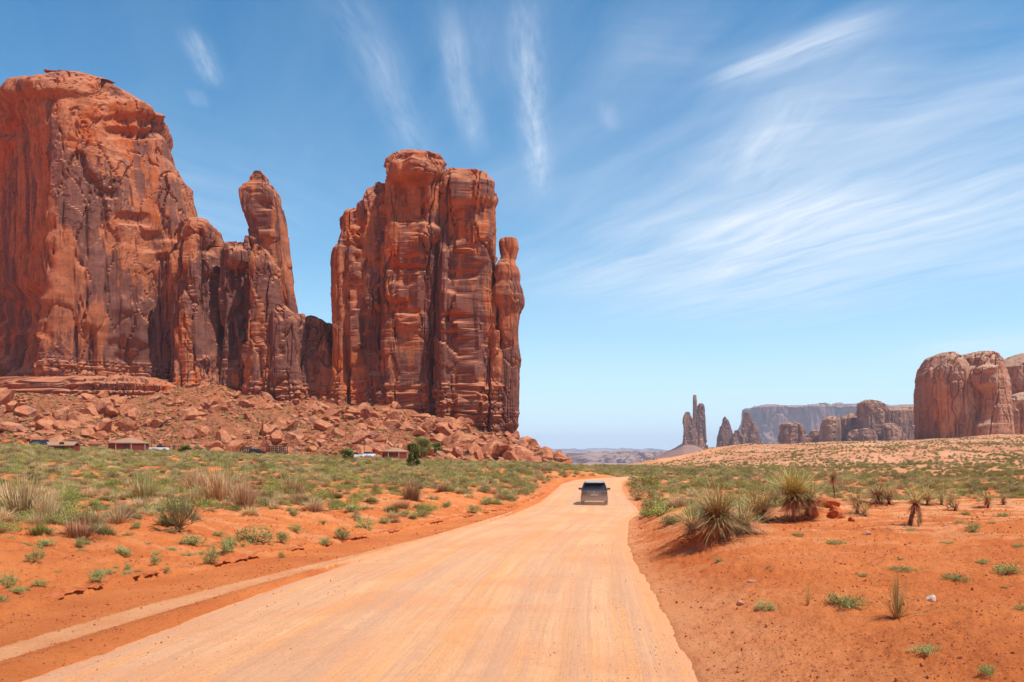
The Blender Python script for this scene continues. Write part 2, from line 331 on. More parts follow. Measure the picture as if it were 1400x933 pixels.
def height(X, Y):
    X = np.asarray(X, float); Y = np.asarray(Y, float); zr = zroad(Y)
    Yc = np.clip(Y, 1, None); u = CX+F*X/np.maximum(Y, np.abs(X)*.15+1)
    n1 = fbm(X*.045, Y*.045, o=3); n2 = fbm(X*.5, Y*.5, 3.3, o=4); n3 = fbm(X*3.1, Y*3.1, 8.1, o=4, gain=.65)
    rl, rr, ft = c_rl(Y), c_rr(Y), c_ft(Y)
    wob = .22*gn(X*.9, Y*.9, 1.7)+.12*gn(X*3.5, Y*3.5, 5.1)
    # left side: gutter, cut bank, field rising to the left
    d = ft-X+wob
    dl = np.maximum(d, 0)
    bank = (.12+.08*gn(X*.25, Y*.25, 9.))*sst(0, .12, d)+.62*sst(.1, 6.0, d)+(.07*fbm(X*1.3, Y*1.3, 4.4, o=4)+.05*np.abs(gn(X*2.2, Y*1.1, 2.)))*sst(0, .3, d)*sst(12, 4, d)
    field = .027*dl+.00005*dl**2
    left = zr+bank+field+n1*.5*sst(4, 40, dl)+n2*.13*sst(.0, 3, d)+n3*.045*sst(-.6, .3, d)
    gut = rl-X                                     # berm between roadbed and pale strip
    left = left+.10*np.exp(-((X-.5*(c_sr(Y)+rl))/.35)**2)*(d < .3)*(Y < 60)-.03*(gut > 0)*0
    # right side: low bank, sandy shelf with yuccas, then down to the brush flat
    dr = np.maximum(X-rr-wob*.7, 0)
    amp = .30+.40*sst(13, 24, Y)
    sh = amp*sst(0, 2.6+1.6*sst(22, 12, Y), dr)*(1-.85*sst(38, 62, Y))
    right = zr+sh+.020*np.minimum(dr, 40)*(1-sst(40, 70, Y))+n1*.35*sst(2, 15, dr)+n2*.10*sst(.2, 2, dr)+n3*.036*sst(0, .8, dr)
    z = np.where(X < .5*(rl+rr), left, right)
    for mx, my, r, hh in MOUNDS: z = z+hh*np.exp(-((X-mx)**2+(Y-my)**2)/r**2)*(1+.35*n2)
    # beneath the roadbed
    ins = np.minimum(X-rl+wob*.5, rr-X-wob*.4)
    z = np.where(Y < 135, z-.14*sst(-.12, .25, ins), z)
    # talus apron under the left buttes
    zb = CH+(HY-np.interp(u, BASE_U[:, 0], BASE_U[:, 1]))/F*325
    t = np.clip((Y-236)/89., 0, 1); tn = fbm(X*.06, Y*.06, 2.2, o=4)
    tal = left*(1-t**1.1)+zb*t**1.1+tn*2.4*sst(.02, .3, t)*sst(800, 700, u)+n2*.25
    stp = 2.2; q = tal/stp; ter = (np.floor(q)+sst(.55, 1, q-np.floor(q)))*stp     # rock benches below the mesa
    wter = sst(24, 27, tal)*sst(270, 210, u)*sst(-60, 10, u)
    tal = tal*(1-wter)+ter*wter
    inw = sst(790, 772, u)*(Y > 0)
    z = np.where((Y > 236) & (u < 800), tal*inw+z*(1-inw), z)
    # long sand hill on the right
    Yh = np.interp(u, [800, 900, 1150, 1400, 2000], [260, 210, 135, 105, 100])
    zs = CH+(HY-np.interp(u, SKY_U[:, 0], SKY_U[:, 1]))/F*650
    t = np.clip((Y-Yh)/(650-Yh), 0, 1)
    hill = z*(1-t)+zs*t+fbm(X*.012, Y*.012, 6.6, o=4)*3.2*sst(0, .25, t)*sst(1, .8, t)+fbm(X*.08, Y*.08, 1.6, o=3)*.5*sst(0, .1, t)
    wr = sst(800, 850, u)
    z = np.where((u > 800) & (Y > 90), hill*wr+z*(1-wr), z)
    # the land beyond drops to a lower basin, with a ridge carrying the spires
    far = sst(700, 1500, Y)*wr+sst(270, 900, Y)*(1-wr)*(1-inw)+sst(560, 1400, Y)*inw*(1-wr)
    z = z*(1-far)+(-60+fbm(X*.002, Y*.002, 4.4, o=4)*9)*far
    rid = np.exp(-((Y-2000)/420)**2)
    rz = CH+(HY-np.interp(u, [820, 878, 900, 918, 934, 948, 965, 1010, 1100, 1250, 1500], [643, 633, 625, 617, 609, 610, 613, 611, 608, 606, 604]))/F*2000
    z = z+(rz+60+fbm(X*.008, Y*.008, 1.1, o=5)*9)*rid*sst(840, 900, u)*(Y > 1000)
    return z
def hit(px, py, ymin=6., ymax=700.):
    Y = np.geomspace(ymin, ymax, 5000); X = (px-CX)/F*Y; zr = CH-(py-HY)/F*Y
    h = height(X, Y); i = np.argmax(h >= zr)
    if h[i] < zr[i]: i = len(Y)-1
    return float(X[i]), float(Y[i]), float(h[i])
def H(x, y): return float(height(np.array([x]), np.array([y]))[0])
_a = hit(985, 728); _b = hit(1090, 706); _c = hit(1150, 700)
MOUNDS += [(_a[0], _a[1]+.4, 1.6, .28), (_b[0]+.4, _b[1]+1, 1.8, .35), (_c[0]-.9, _c[1]+.5, .75, .55), (_c[0]+2, _c[1]+1.5, 2.4, .35)]

def ground_sheet():
    fr = np.radians(np.linspace(-43, 43, 880)); bk = np.radians(np.linspace(43, 317, 92)[1:-1]); ang = np.concatenate([fr, bk])
    r = [0.6]
    while r[-1] < 18500:
        q = r[-1]; k = .05 if q < 6 else (.0055 if q < 80 else (.0085 if q < 800 else .02)); r.append(q*(1+k))
    r = np.array(r); R, A = np.meshgrid(r, ang, indexing='ij'); X = R*np.sin(A); Y = R*np.cos(A)
    Z = height(X.ravel(), Y.ravel()).reshape(X.shape)
    u = CX+F*X/np.maximum(Y, np.abs(X)*.15+1)
    # pale wind-blown sand (1) against red soil (0)
    strip = ((X > c_sl(Y)+.06*gn(X*4, Y*4)) & (X < c_sr(Y)+.08*gn(X*5, Y*5, 2.)) & (Y < 62)).astype(float)
    n = fbm(X*.35, Y*1.1, 4., o=4)
    rr = c_rr(Y); edge = sst(2.6*sst(22, 14, Y)+.9, .0, X-rr+.5*gn(X*1.3, Y*1.3)+.35*gn(X*4, Y*1.5))*(X > rr-1)*(Y < 140)
    patch = sst(.12, .3, n)*(X > rr)*sst(16, 26, Y)*.7+ .45*sst(.0, .35, n)*(X < c_ft(Y))*sst(16, 28, Y)
    shelf = sst(27, 33, Y)*sst(62, 50, Y)*(X > rr+5)*sst(-.25, .1, n)
    hillm = sst(800, 870, u)*sst(90, 170, Y)
    dune = np.exp(-((u-930)/60)**2)*sst(300, 420, Y)*(Y < 900)
    sand = np.clip(np.maximum.reduce([strip, edge*.6, patch, shelf, hillm*.72, dune]), 0, 1)
    talus = sst(236, 246, Y)*sst(800, 780, u)*(Y < 900)
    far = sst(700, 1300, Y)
    V = np.stack([X, Y, Z], -1).reshape(-1, 3); Q = gridq(len(r), len(ang), True)[:, ::-1]
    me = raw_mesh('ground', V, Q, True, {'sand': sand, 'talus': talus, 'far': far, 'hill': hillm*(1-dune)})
    # close the centre
    t = NT('desert_soil', .95, .1); v = t.coord('World'); a = t.attr('sand'); tl = t.attr('talus'); fa = t.attr('far')
    soil = t.mix(t.mr(t.noise(v, .35, 6, .6, .2), .35, .65), (.60, .155, .040), (.70, .21, .058))
    soil = t.mix(t.math('MULTIPLY', t.mr(t.noise(v, 9, 6, .75), .52, .70), .5), soil, (.27, .065, .03))
    soil = t.mix(t.math('MULTIPLY', t.mr(t.noise(v, 22, 3, .7), .60, .72), .55), soil, (.74, .33, .17))
    sand_ = t.mix(t.mr(t.noise(v, .8, 5, .6), .35, .65), (.74, .30, .125), (.80, .36, .16))
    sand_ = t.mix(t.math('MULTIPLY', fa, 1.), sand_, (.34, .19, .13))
    base = t.mix(a, soil, sand_)
    base = t.mix(t.attr('hill'), base, t.mix(t.mr(t.noise(v, .05, 7, .7, .3), .42, .60), (.64, .30, .155), (.54, .225, .11)))
    hillc = t.mix(t.mr(t.noise(v, .03, 6, .65, .3), .4, .62), (.72, .31, .155), (.62, .235, .115))
    hm = t.mr(t.math('SUBTRACT', a, .72), -.06, -.001, 0, 1); 
    rubble = t.mix(t.mr(t.noise(v, .6, 7, .75), .4, .6), (.36, .11, .045), (.56, .215, .10))
    rubble = t.mix(t.math('MULTIPLY', t.mr(t.noise(v, .22, 5, .7), .58, .66), .35), rubble, (.24, .18, .07))
    base = t.mix(tl, base, rubble)
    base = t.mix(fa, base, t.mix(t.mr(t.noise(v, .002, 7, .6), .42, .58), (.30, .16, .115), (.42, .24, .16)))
    t.col(base)
    t.bump(t.noise(v, 13, 7, .8), .055, 1.0); t.bump(t.noise(v, 2.2, 7, .7), .11, .7)
    t.bump(t.math('MULTIPLY', t.noise(v, .7, 9, .75, .3), tl), 1.6, 1.0)
    tag(link('ground', me, t.m), kind='structure')
ground_sheet()

def road():
    Y = np.concatenate([np.arange(-25, 8, .5), np.geomspace(8, 132, 620)]); s = np.linspace(0, 1, 90)
    YY, SS = np.meshgrid(Y, s, indexing='ij'); L = c_rl(YY)-.7; R = c_rr(YY)+.7; X = L+(R-L)*SS
    ins = np.minimum(X-(L+.7), (R-.7)-X)
    z = zroad(YY)-.16*sst(.12, -.45, ins+.10*gn(X*1.7, YY*1.1, 3.)+.06*gn(X*6, YY*5, 1.))+.06*sst(0, 3, ins)
    q = (SS-.5)*2
    z += .012*gn(X*.6, YY*.12)+.008*gn(X*2.2, YY*.3, 4.)+.006*gn(X*7, YY*5, 2.)+ .018*gn(X*.7+YY*.25, YY*.05, 6.)
    V = np.stack([X, YY, z], -1).reshape(-1, 3)
    cc = X-.5*(L+R)
    me = raw_mesh('dirt_road', V, gridq(len(Y), len(s)), True, {'across': cc, 'along': YY, 'edge': ins})
    t = NT('graded_dirt', .95, .1); v = t.coord('World'); ac = t.attr('across'); al = t.attr('along'); ed = t.attr('edge')
    cb = t.N.new('ShaderNodeCombineXYZ'); t.L.new(t.math('ADD', t.math('MULTIPLY', ac, 1.5), t.math('MULTIPLY', t.noise(v, .05, 2), 1.2)), cb.inputs[0]); t.L.new(t.math('MULTIPLY', al, .035), cb.inputs[1])
    s1 = t.noise(cb.outputs[0], 1.3, 8, .65, .15); s2 = t.noise(cb.outputs[0], 6, 5, .6)
    blot = t.noise(v, .25, 5, .6, .4)
    base = t.mix(t.mr(s1, .38, .62), (.80, .365, .145), (.81, .425, .21))
    wheel = t.mr(t.math('ABSOLUTE', t.math('SUBTRACT', t.math('ABSOLUTE', t.math('SUBTRACT', ac, .5)), 1.15)), .75, .15)
    base = t.mix(t.math('MULTIPLY', wheel, .6), base, (.73, .39, .205))
    base = t.mix(t.math('MULTIPLY', t.mr(s2, .48, .62), .5), base, (.64, .335, .19))
    base = t.mix(t.math('MULTIPLY', t.mr(blot, .45, .62), .6), base, (.74, .30, .12))
    base = t.mix(t.mr(t.math('ADD', ed, t.math('MULTIPLY', t.noise(cb.outputs[0], 2.5, 4), .9)), .35, 1.1, 1, 0), base, (.78, .33, .14))
    peb = t.voro(v, 9); base = t.mix(t.math('MULTIPLY', t.mr(peb, .16, .08), t.mr(t.noise(v, 1.1, 3), .5, .6)), base, (.32, .17, .11))
    grv = t.mr(t.math('ADD', t.noise(cb.outputs[0], 1.1, 5, .6), t.math('MULTIPLY', t.noise(v, 4, 5, .7), .35)), .62, .76); base = t.mix(t.math('MULTIPLY', grv, .5), base, (.60, .32, .19))
    base = t.mix(t.math('MULTIPLY', t.mr(t.noise(v, 24, 4, .8), .52, .64), t.mr(t.noise(cb.outputs[0], .9, 4), .4, .6, .15, .75)), base, (.46, .25, .15))
    t.col(base); t.bump(t.noise(v, 18, 6, .8), .03, .9); t.bump(s1, .08, .6); t.bump(t.noise(v, 1.8, 5, .65), .09, .5)
    tag(link('dirt_road', me, t.m), kind='structure')
road()

# ------------------------------------------------------------------ rock formations
def grid_normals(P):
    du = np.roll(P, -1, 1)-np.roll(P, 1, 1); dv = np.empty_like(P); dv[1:-1] = P[2:]-P[:-2]; dv[0] = P[1]-P[0]; dv[-1] = P[-1]-P[-2]
    n = np.cross(du, dv); n /= np.linalg.norm(n, axis=-1, keepdims=True)+1e-9; return n
def relief(P, amp=1.0, k=1.0, base_z=-1e9, base_h=1., seed=0., dents=(), D=330., plates=1.0, flute=1.0, beds=1.0, low=.55, crack=1.):
    """push a shell of rings in and out like jointed, bedded sandstone; k = 1 for a 100 m butte seen at 330 m"""
    n = grid_normals(P); x, y, z = P[..., 0]*k, P[..., 1]*k, P[..., 2]*k
    wx = fbm(x*.05, y*.05, z*.04+seed, o=3)*4; wz = fbm(x*.05+31, y*.05, z*.04+seed, o=3)*6
    fr_ = lambda q, m: np.modf(q*m)[0]-.5
    d = low*fbm(x*.04, y*.04, z*.022+seed, o=2)
    f1, f2, idv, gx, gz = cell((x+wx)/9+seed, (y+wx)/9, (z+wz)/44)
    d = d+plates*((idv-.5)*3.0+fr_(idv, 57)*gx*3.6+fr_(idv, 91)*gz*3.)-1.3*crack*sst(.05, .0, f2-f1)
    f1, f2, idv, gx, gz = cell((x+wx*.6)/4., (y+wx*.6)/4.+seed, (z+wz*.8)/13)
    pm = sst(-.35, .25, gn(x*.03, y*.03, z*.03+seed+4))
    d = d+pm*plates*((idv-.5)*1.15+fr_(idv, 57)*gx*1.5+fr_(idv, 91)*gz*1.5)-.35*crack*pm*sst(.05, .0, f2-f1)
    f1, f2, idv, gx, gz = cell((x+wx*.3)/2.1, (y+wx*.3)/2.1+seed, (z+wz*.3)/3.4)
    d = d+pm*((idv-.5)*.4+fr_(idv, 57)*gx*.5+fr_(idv, 91)*gz*.7)
    fl = fbm(x*.16, y*.16, z*.012+seed, o=3); d = d+flute*(.9*fl-.8*np.exp(-(fl/.035)**2))
    # bedding ledges, strongest near the foot
    zz = z+2.0*gn(x*.02, y*.02, seed)+.5*gn(x*.1, y*.1, seed)
    bed = gn(zz*.42, zz*0+seed, 3.)+.7*gn(zz*1.25, zz*0+seed, 7.)
    lo = sst(base_z+base_h*1.25, base_z+base_h*.75, P[..., 2])
    bm_ = sst(-.1, .45, gn(x*.025, y*.025, z*.03+seed+9)); d = d+beds*(bed*(.08+.30*bm_)+lo*(1.0*bed+.5))
    f1, f2, idv, gx, gz = cell((x+wx*.2)/2.6, (y)/2.6+seed, zz/2.0); d = d+lo*((idv-.5)*1.3-.7*sst(.16, .0, f2-f1))
    d = d+.12*fbm(x*.5, y*.5, z*.5, o=3)
    d = d*amp/k
    u = CX+F*P[..., 0]/P[..., 1]; w = HY-F*(P[..., 2]-CH)/P[..., 1]; front = n[..., 1] < .25
    for (px, py, rx, ry, m) in dents: d = d+np.where(front, 1.2*m*np.exp(-(np.abs((u-px)/rx+.25*gn(w*.05, u*.05))**6+np.abs((w-py)/ry+.25*gn(u*.06, w*.06, 3.))**6)), 0)
    nn = n.copy(); nn[..., 2] *= .35
    # the end rings close the top: keep them whole
    return P+nn*d[..., None], d
def rings_from_profile(prof, D, depth, n=3.2, dz=.7, dt=.7, sub=0., lean=0., rot=0., cap=3.):
    """prof: (row, left column, right column) of the photo, top to bottom, standing at distance D"""
    pr = np.array(sorted(prof), float); z = CH+(HY-pr[:, 0])/F*D; xl = (pr[:, 1]-CX)/F*D; xr = (pr[:, 2]-CX)/F*D
    z = np.append(z, z.min()-12); xl = np.append(xl, xl[-1]); xr = np.append(xr, xr[-1]); zz = np.arange(z.min(), z.max(), dz); o = np.argsort(z); XL = np.interp(zz, z[o], xl[o]); XR = np.interp(zz, z[o], xr[o])
    a = (XR-XL)/2; c = (XR+XL)/2; per = 2*(a.max()+depth)*2
    nt_f = int(max(16, per*.62/dt)); t = np.concatenate([np.linspace(-.06, 1.06, nt_f)*math.pi+math.pi, np.linspace(.06, .94, max(10, nt_f//4))*math.pi])
    ct, st = np.cos(t), np.sin(t); ex = 2./n; sx = np.sign(ct)*np.abs(ct)**ex; sy = np.sign(st)*np.abs(st)**ex
    dep = depth*np.clip(a/a.max(), .35, 1)**.7
    P = np.zeros((len(zz), len(t), 3)); P[..., 0] = c[:, None]+a[:, None]*sx[None]; P[..., 1] = D+lean*(zz-zz[0])[:, None]+dep[:, None]*sy[None]; P[..., 2] = zz[:, None]
    # domed cap
    top = P[-1]; ctr = top.mean(0); caps = []
    m = max(6, int(a[-1]/dt)); 
    for i in range(1, m+1):
        q = i/m; s = math.sqrt(max(0, 1-q*q)) if q < 1 else 0.002; r_ = ctr+(top-ctr)*(1-q) ; r_ = r_.copy(); r_[:, 2] = top[:, 2]+min(a[-1]*.22, cap)*(1-(1-q)**2); caps.append(r_)
    return np.concatenate([P, np.array(caps)], 0)
def shell_mesh(name, P, d=None):
    nr, nc = P.shape[:2]; return raw_mesh(name, P.reshape(-1, 3), gridq(nr, nc, True), False)
def pillar(name, prof, D, depth, mat, parent=None, n=4.2, dz=.62, dt=.62, loc=None, **kw):
    P = rings_from_profile(prof, D, depth, n, dz, dt, lean=kw.pop('lean', 0.), cap=kw.pop('cap', 3.))
    P, d = relief(P, D=D, **kw); P[-1] = P[-1].mean(0)
    if loc is not None: P = P-np.array(loc)
    return link(name, shell_mesh(name, P), mat, parent)

def foot(px, D, z=None):
    x = (px-CX)/F*D; return (x, D, H(x, D) if z is None else z)

# --- the great mesa at the left
def mesa():
    sil = np.array([(93, 84), (97, 110), (106, 145), (118, 168), (131, 193), (143, 212), (150, 213), (163, 207), (175, 212), (183, 216), (208, 222), (228, 233), (241, 241), (273, 250), (302, 258), (340, 260), (400, 262), (470, 264), (545, 268)], float)
    D = 340.; zz = np.arange(22, CH+(HY-91)/F*D, .62)
    rows = HY-(zz-CH)*F/D; XR = (np.interp(rows, sil[:, 0], sil[:, 1])-CX)/F*D
    back = np.interp(rows, [90, 97, 115, 140, 165, 200, 330], [40, 30, 20, 12, 8, 4, 0])            # slickrock cap slopes away above the rim
    lft = np.interp(rows, [90, 105, 112, 125, 140], [60, 38, 6, 1, 0])
    P = []
    for z, xr, bk, lf in zip(zz, XR, back, lft):
        pts = np.array([(-330, 470+lf*.3), (-262, 402+lf*.6), (-222, 358+lf), (-203, 330+lf*.9), (-187, 312+bk*.8), (-181, 309+bk), (-170, 314+bk), (xr-16, 331+bk*.5), (xr-2, 341), (xr, 348), (xr-3, 362), (xr-30, 420), (-200, 520), (-330, 520)])
        for _ in range(2):
            nx = np.roll(pts, -1, 0); pts = np.stack([pts*.78+nx*.22, pts*.22+nx*.78], 1).reshape(-1, 2)
        pts = np.vstack([pts, pts[:1]]); s = np.concatenate([[0], np.cumsum(np.linalg.norm(np.diff(pts, axis=0), axis=1))])
        P.append((pts, s, z))
    L0 = P[0][1][-1]
    fr = np.concatenate([np.linspace(0, .52, 520, endpoint=False), np.linspace(.52, 1, 100, endpoint=False)])
    R = np.zeros((len(P), len(fr), 3))
    for i, (pts, s, z) in enumerate(P):
        q = fr*s[-1]; R[i, :, 0] = np.interp(q, s, pts[:, 0]); R[i, :, 1] = np.interp(q, s, pts[:, 1]); R[i, :, 2] = z
    R[..., 2] = CH+(R[..., 2]-CH)*(1+(np.clip(R[..., 1], 340, 480)/340-1)*sst(-186, -212, R[..., 0])*sst(516, 484, R[..., 1]))
    top = R[-1]; ctr = np.array([-240, 440, 0]); caps = []
    for i in range(1, 41):
        q = i/40; c = top.copy(); c[:, :2] = ctr[:2]+(top[:, :2]-ctr[:2])*(1-q); c[:, 2] = top[:, 2]+4*(1-(1-q)**2); caps.append(c)
    R = np.concatenate([R, np.array(caps)], 0)
    dents = [(8, 160, 11, 22, -7), (14, 455, 30, 60, -7), (10, 300, 55, 150, -3.5), (60, 120, 60, 12, 3.0), (175, 150, 50, 12, 2.2), (185, 182, 40, 7, -2.6), (150, 400, 45, 60, 1.3), (178, 440, 28, 34, 1.6),
             (205, 330, 16, 14, -2.0), (168, 455, 14, 26, -1.5), (120, 480, 10, 40, -2.), (232, 340, 18, 10, 1.8), (238, 400, 14, 60, 1.4), (182, 300, 22, 8, -2.), (150, 265, 10, 6, -2.), (172, 500, 16, 18, -2.2)]
    R2, d = relief(R, amp=.8, k=.8, base_z=33, base_h=7, seed=2.3, dents=dents, plates=.6, flute=1.5, beds=.7, crack=.35)
    fc = np.clip((np.arange(40)-1)/6., 0, 1)[:, None, None]; R2[-40:] = R2[-40:]*(1-fc)+R[-40:]*fc
    uu = CX+F*R2[..., 0]/R2[..., 1]; rim = np.interp(uu, [-400, -100, 0, 50, 85, 110, 145, 168, 193, 208, 213], [84, 83, 83, 84, 87, 92, 102, 113, 128, 139, 150])
    zc = CH+(HY-rim)/F*np.clip(R2[..., 1], 300, 372)+.5*fbm(R2[..., 0]*.08, R2[..., 1]*.08, o=4)
    wq = np.clip((R2[..., 2]-zc+2)/7, 0, 1)[..., None]; R2[..., :2] = R2[..., :2]*(1-wq)+R[..., :2]*wq
    R2[..., 2] = np.where(R2[..., 2] > zc-3, zc-3+4.5*np.tanh((R2[..., 2]-zc+3)/12.), R2[..., 2])
    # curved flakes and arching slabs on the sunlit face
    R2[-1] = R2[-1].mean(0)
    o = link('sandstone_mesa', shell_mesh('sandstone_mesa', R2), R_NEAR)
    tag(o, 'huge red sandstone mesa with dark streaked cliff at the left edge', 'mesa')
mesa()

K = dict(base_z=22, base_h=9)
tag(pillar('rock_bench', [(521, 30, 205), (525, -40, 226), (533, -90, 238), (548, -130, 252)], 318, 19, R_NEAR, None, n=5, seed=4.4, base_z=22, base_h=40, plates=.5, beds=2.2, amp=.9, cap=.6), 'stack of thin dark edged rock benches at the foot of the great mesa', 'rock ledge')
def formation(name, label, cat, px, D, parts, mat=R_NEAR, zb=None, **kw):
    f = foot(px, D, zb); root = empty(name, f, label, cat)
    for (pn, prof, dd, depth, kws) in parts:
        a = dict(kw); a.update(kws); pillar(pn, prof, dd, depth, a.pop('mat', mat), root, loc=f, **a)
    return root
formation('sandstone_buttress', 'rounded red buttress leaning on the right end of the great mesa', 'buttress', 275, 338, [
    ('pillar', [(305, 262, 284), (312, 256, 292), (330, 252, 294), (345, 249, 297), (420, 246, 301), (545, 243, 305)], 337, 14, dict(seed=4.1, dents=[(262, 345, 8, 40, 1.5), (290, 360, 10, 14, 2), (284, 420, 12, 90, -2.5), (302, 430, 4, 120, 2)])),
    ('pillar', [(395, 249, 258), (410, 246, 263), (470, 246, 268), (545, 246, 272)], 327, 7, dict(seed=7.7)),
    ('pillar', [(352, 299, 306), (360, 297, 308), (440, 297, 309), (550, 297, 311)], 345, 8, dict(seed=9.2))], **K)
formation('rock_fin', 'broken cluster of red rock blocks in front of the leaning spire', 'rock cluster', 345, 334, [
    ('pillar', [(331, 319, 330), (338, 313, 336), (350, 309, 341), (372, 309, 342), (375, 309, 341), (450, 308, 343), (555, 305, 350)], 338, 11, dict(seed=1.1, dents=[(325, 410, 13, 45, -4.5), (327, 352, 14, 14, 2.2), (322, 470, 10, 30, -3)])),
    ('pillar', [(323, 337, 344), (332, 334, 347), (345, 333, 350), (420, 333, 352), (555, 333, 355)], 342, 8, dict(seed=3.3)),
    ('pillar', [(338, 352, 364), (350, 348, 373), (366, 347, 379), (400, 348, 382), (440, 344, 386), (555, 340, 392)], 332, 10, dict(seed=5.9)),
    ('pillar', [(425, 342, 352), (440, 339, 356), (480, 338, 358), (555, 338, 360)], 326, 6, dict(seed=2.9)),
    ('pillar', [(419, 379, 392), (428, 375, 402), (445, 374, 409), (480, 374, 412), (560, 368, 420)], 329, 11, dict(seed=8.4)),
    ('pillar', [(430, 406, 414), (440, 403, 418), (500, 404, 424), (560, 404, 430)], 334, 8, dict(seed=6.4))], **K)
o = formation('rock_spire', 'tall leaning red rock spire with a small knob on its tip', 'spire', 370, 344, [
    ('pillar', [(236, 351, 356), (239, 348, 359), (244, 344, 364), (249, 344, 365), (253, 341, 367), (256, 337, 373), (264, 332, 378), (275, 333, 382), (293, 337, 387), (316, 343, 391), (335, 348, 392), (351, 351, 394), (402, 360, 401), (432, 366, 406), (470, 370, 410), (555, 372, 415)], 344, 7.5,
     dict(seed=4.6, n=6, amp=.36, low=.3, dz=.5, dt=.5, dents=[(360, 280, 12, 7, -1.6), (385, 350, 10, 70, -1.2), (365, 320, 12, 5, 1.2)]))], **K)
formation('rock_saddle', 'low red rock saddle between the spire cluster and the tall butte', 'rock cluster', 438, 338, [
    ('pillar', [(433, 424, 434), (438, 420, 441), (446, 416, 450), (500, 410, 462), (560, 405, 472)], 338, 12, dict(seed=3.7)),
    ('pillar', [(443, 444, 456), (452, 440, 462), (500, 438, 466), (560, 436, 470)], 344, 12, dict(seed=7.1))], **K)
formation('sandstone_butte', 'tall red sandstone butte of fused pillars with a narrow thumb at its right', 'butte', 580, 330, [
    ('pillar', [(293, 477, 501), (298, 473, 506), (318, 471, 512), (338, 468, 520), (352, 461, 528), (380, 460, 531), (443, 460, 533), (560, 462, 536)], 334, 15, dict(seed=1.9, dents=[(495, 320, 12, 8, 1.4), (490, 335, 26, 3, -1.8), (515, 400, 20, 28, 1.6), (510, 470, 22, 40, -2.2), (473, 430, 5, 120, -1.6), (472, 520, 5, 60, -2), (512, 505, 14, 24, 1.)])),
    ('pillar', [(260, 518, 531), (266, 511, 537), (281, 498, 541), (292, 494, 542), (330, 492, 543), (420, 490, 544), (560, 490, 546)], 337, 15, dict(seed=5.2)),
    ('pillar', [(216, 556, 578), (219, 549, 588), (228, 541, 603), (238, 536, 606), (250, 532, 608), (300, 530, 607), (350, 529, 605), (450, 529, 604), (560, 531, 604)], 333, 18, dict(n=6, seed=6.8, plates=.9,
        dents=[(568, 232, 36, 13, 2.8), (560, 275, 24, 28, -3.2), (592, 270, 9, 45, 1.6), (570, 335, 18, 16, 1.6), (590, 320, 12, 12, 2.4), (560, 366, 26, 4, -2), (545, 400, 15, 12, 1.5), (560, 440, 20, 12, 1.8), (585, 400, 10, 40, -1.2)])),
    ('pillar', [(241, 617, 636), (244, 611, 653), (250, 605, 666), (260, 602, 672), (300, 600, 674), (357, 598, 675), (420, 597, 680), (470, 597, 686), (610, 597, 686)], 331, 18, dict(n=6, seed=9.9, plates=.9,
        dents=[(640, 262, 30, 18, 2.0), (618, 310, 16, 24, -2.4), (655, 330, 14, 30, 1.8), (628, 375, 22, 6, -1.8), (625, 415, 18, 16, 2.2), (625, 433, 18, 3, -2), (622, 448, 18, 6, 1.5), (668, 480, 10, 40, -2.), (645, 520, 12, 30, 1.4), (607, 400, 4, 120, 1.5)])),
    ('thumb', [(326, 690, 703), (329, 684, 708), (334, 682, 709), (341, 683, 710), (348, 684, 708), (353, 685, 707), (358, 683, 705), (363, 678, 706), (368, 675, 709), (378, 674, 711), (388, 677, 710), (396, 673, 713), (408, 672, 716), (417, 676, 716), (424, 680, 713), (432, 681, 710), (445, 680, 710), (470, 683, 709), (493, 681, 712), (560, 680, 710), (582, 683, 709), (598, 690, 704), (615, 691, 702)], 322, 8,
        dict(seed=3.1, n=3, amp=.38, low=.5, base_z=12, dz=.5, dt=.5)),
    ], **K)

# --- rocks on the right and far away
KR = dict(base_z=-60, base_h=6, dz=1.0, dt=1.0, low=1.1, cap=9, amp=.75)
formation('domed_butte', 'big brown domed rock mass with dark streaks beside the sandy hill', 'butte', 1308, 700, [
    ('pillar', [(485, 1284, 1294), (488, 1277, 1304), (496, 1271, 1310), (506, 1266, 1314), (516, 1263, 1316), (560, 1262, 1318), (610, 1262, 1322)], 700, 34, dict(seed=1.4, n=2.3, plates=.7, flute=1.3, beds=.9, k=.55)),
    ('pillar', [(483, 1324, 1340), (486, 1318, 1350), (492, 1314, 1356), (505, 1312, 1360), (530, 1312, 1364), (560, 1308, 1366), (612, 1304, 1369)], 690, 36, dict(seed=6.2, n=2.3, plates=.7, flute=1.3, beds=.9, k=.55, dents=[(1335, 515, 26, 14, 5), (1335, 555, 28, 22, -5), (1350, 500, 10, 10, 3)])),
    ('pillar', [(546, 1357, 1363), (560, 1354, 1366), (612, 1352, 1370)], 668, 6, dict(seed=2.2, k=.7))], R_MID, 5., **KR)
formation('domed_butte', 'rounded brown rock dome cut off by the right edge of the photo', 'butte', 1420, 760, [
    ('pillar', [(480, 1410, 1450), (484, 1392, 1480), (492, 1378, 1500), (504, 1364, 1520), (530, 1362, 1530), (545, 1370, 1530), (620, 1372, 1540)], 780, 45, dict(seed=3.4, n=2.4, plates=.7, beds=.9, k=.5)),
    ('slab', [(540, 1385, 1430), (548, 1372, 1480), (562, 1366, 1500), (580, 1364, 1500), (615, 1360, 1510)], 720, 20, dict(seed=5.4, n=2.2, plates=.4, beds=1.2, k=.5))], R_MID, 5., **KR)
KF = dict(base_z=-10, base_h=6, dz=1.8, dt=1.8, k=.75)
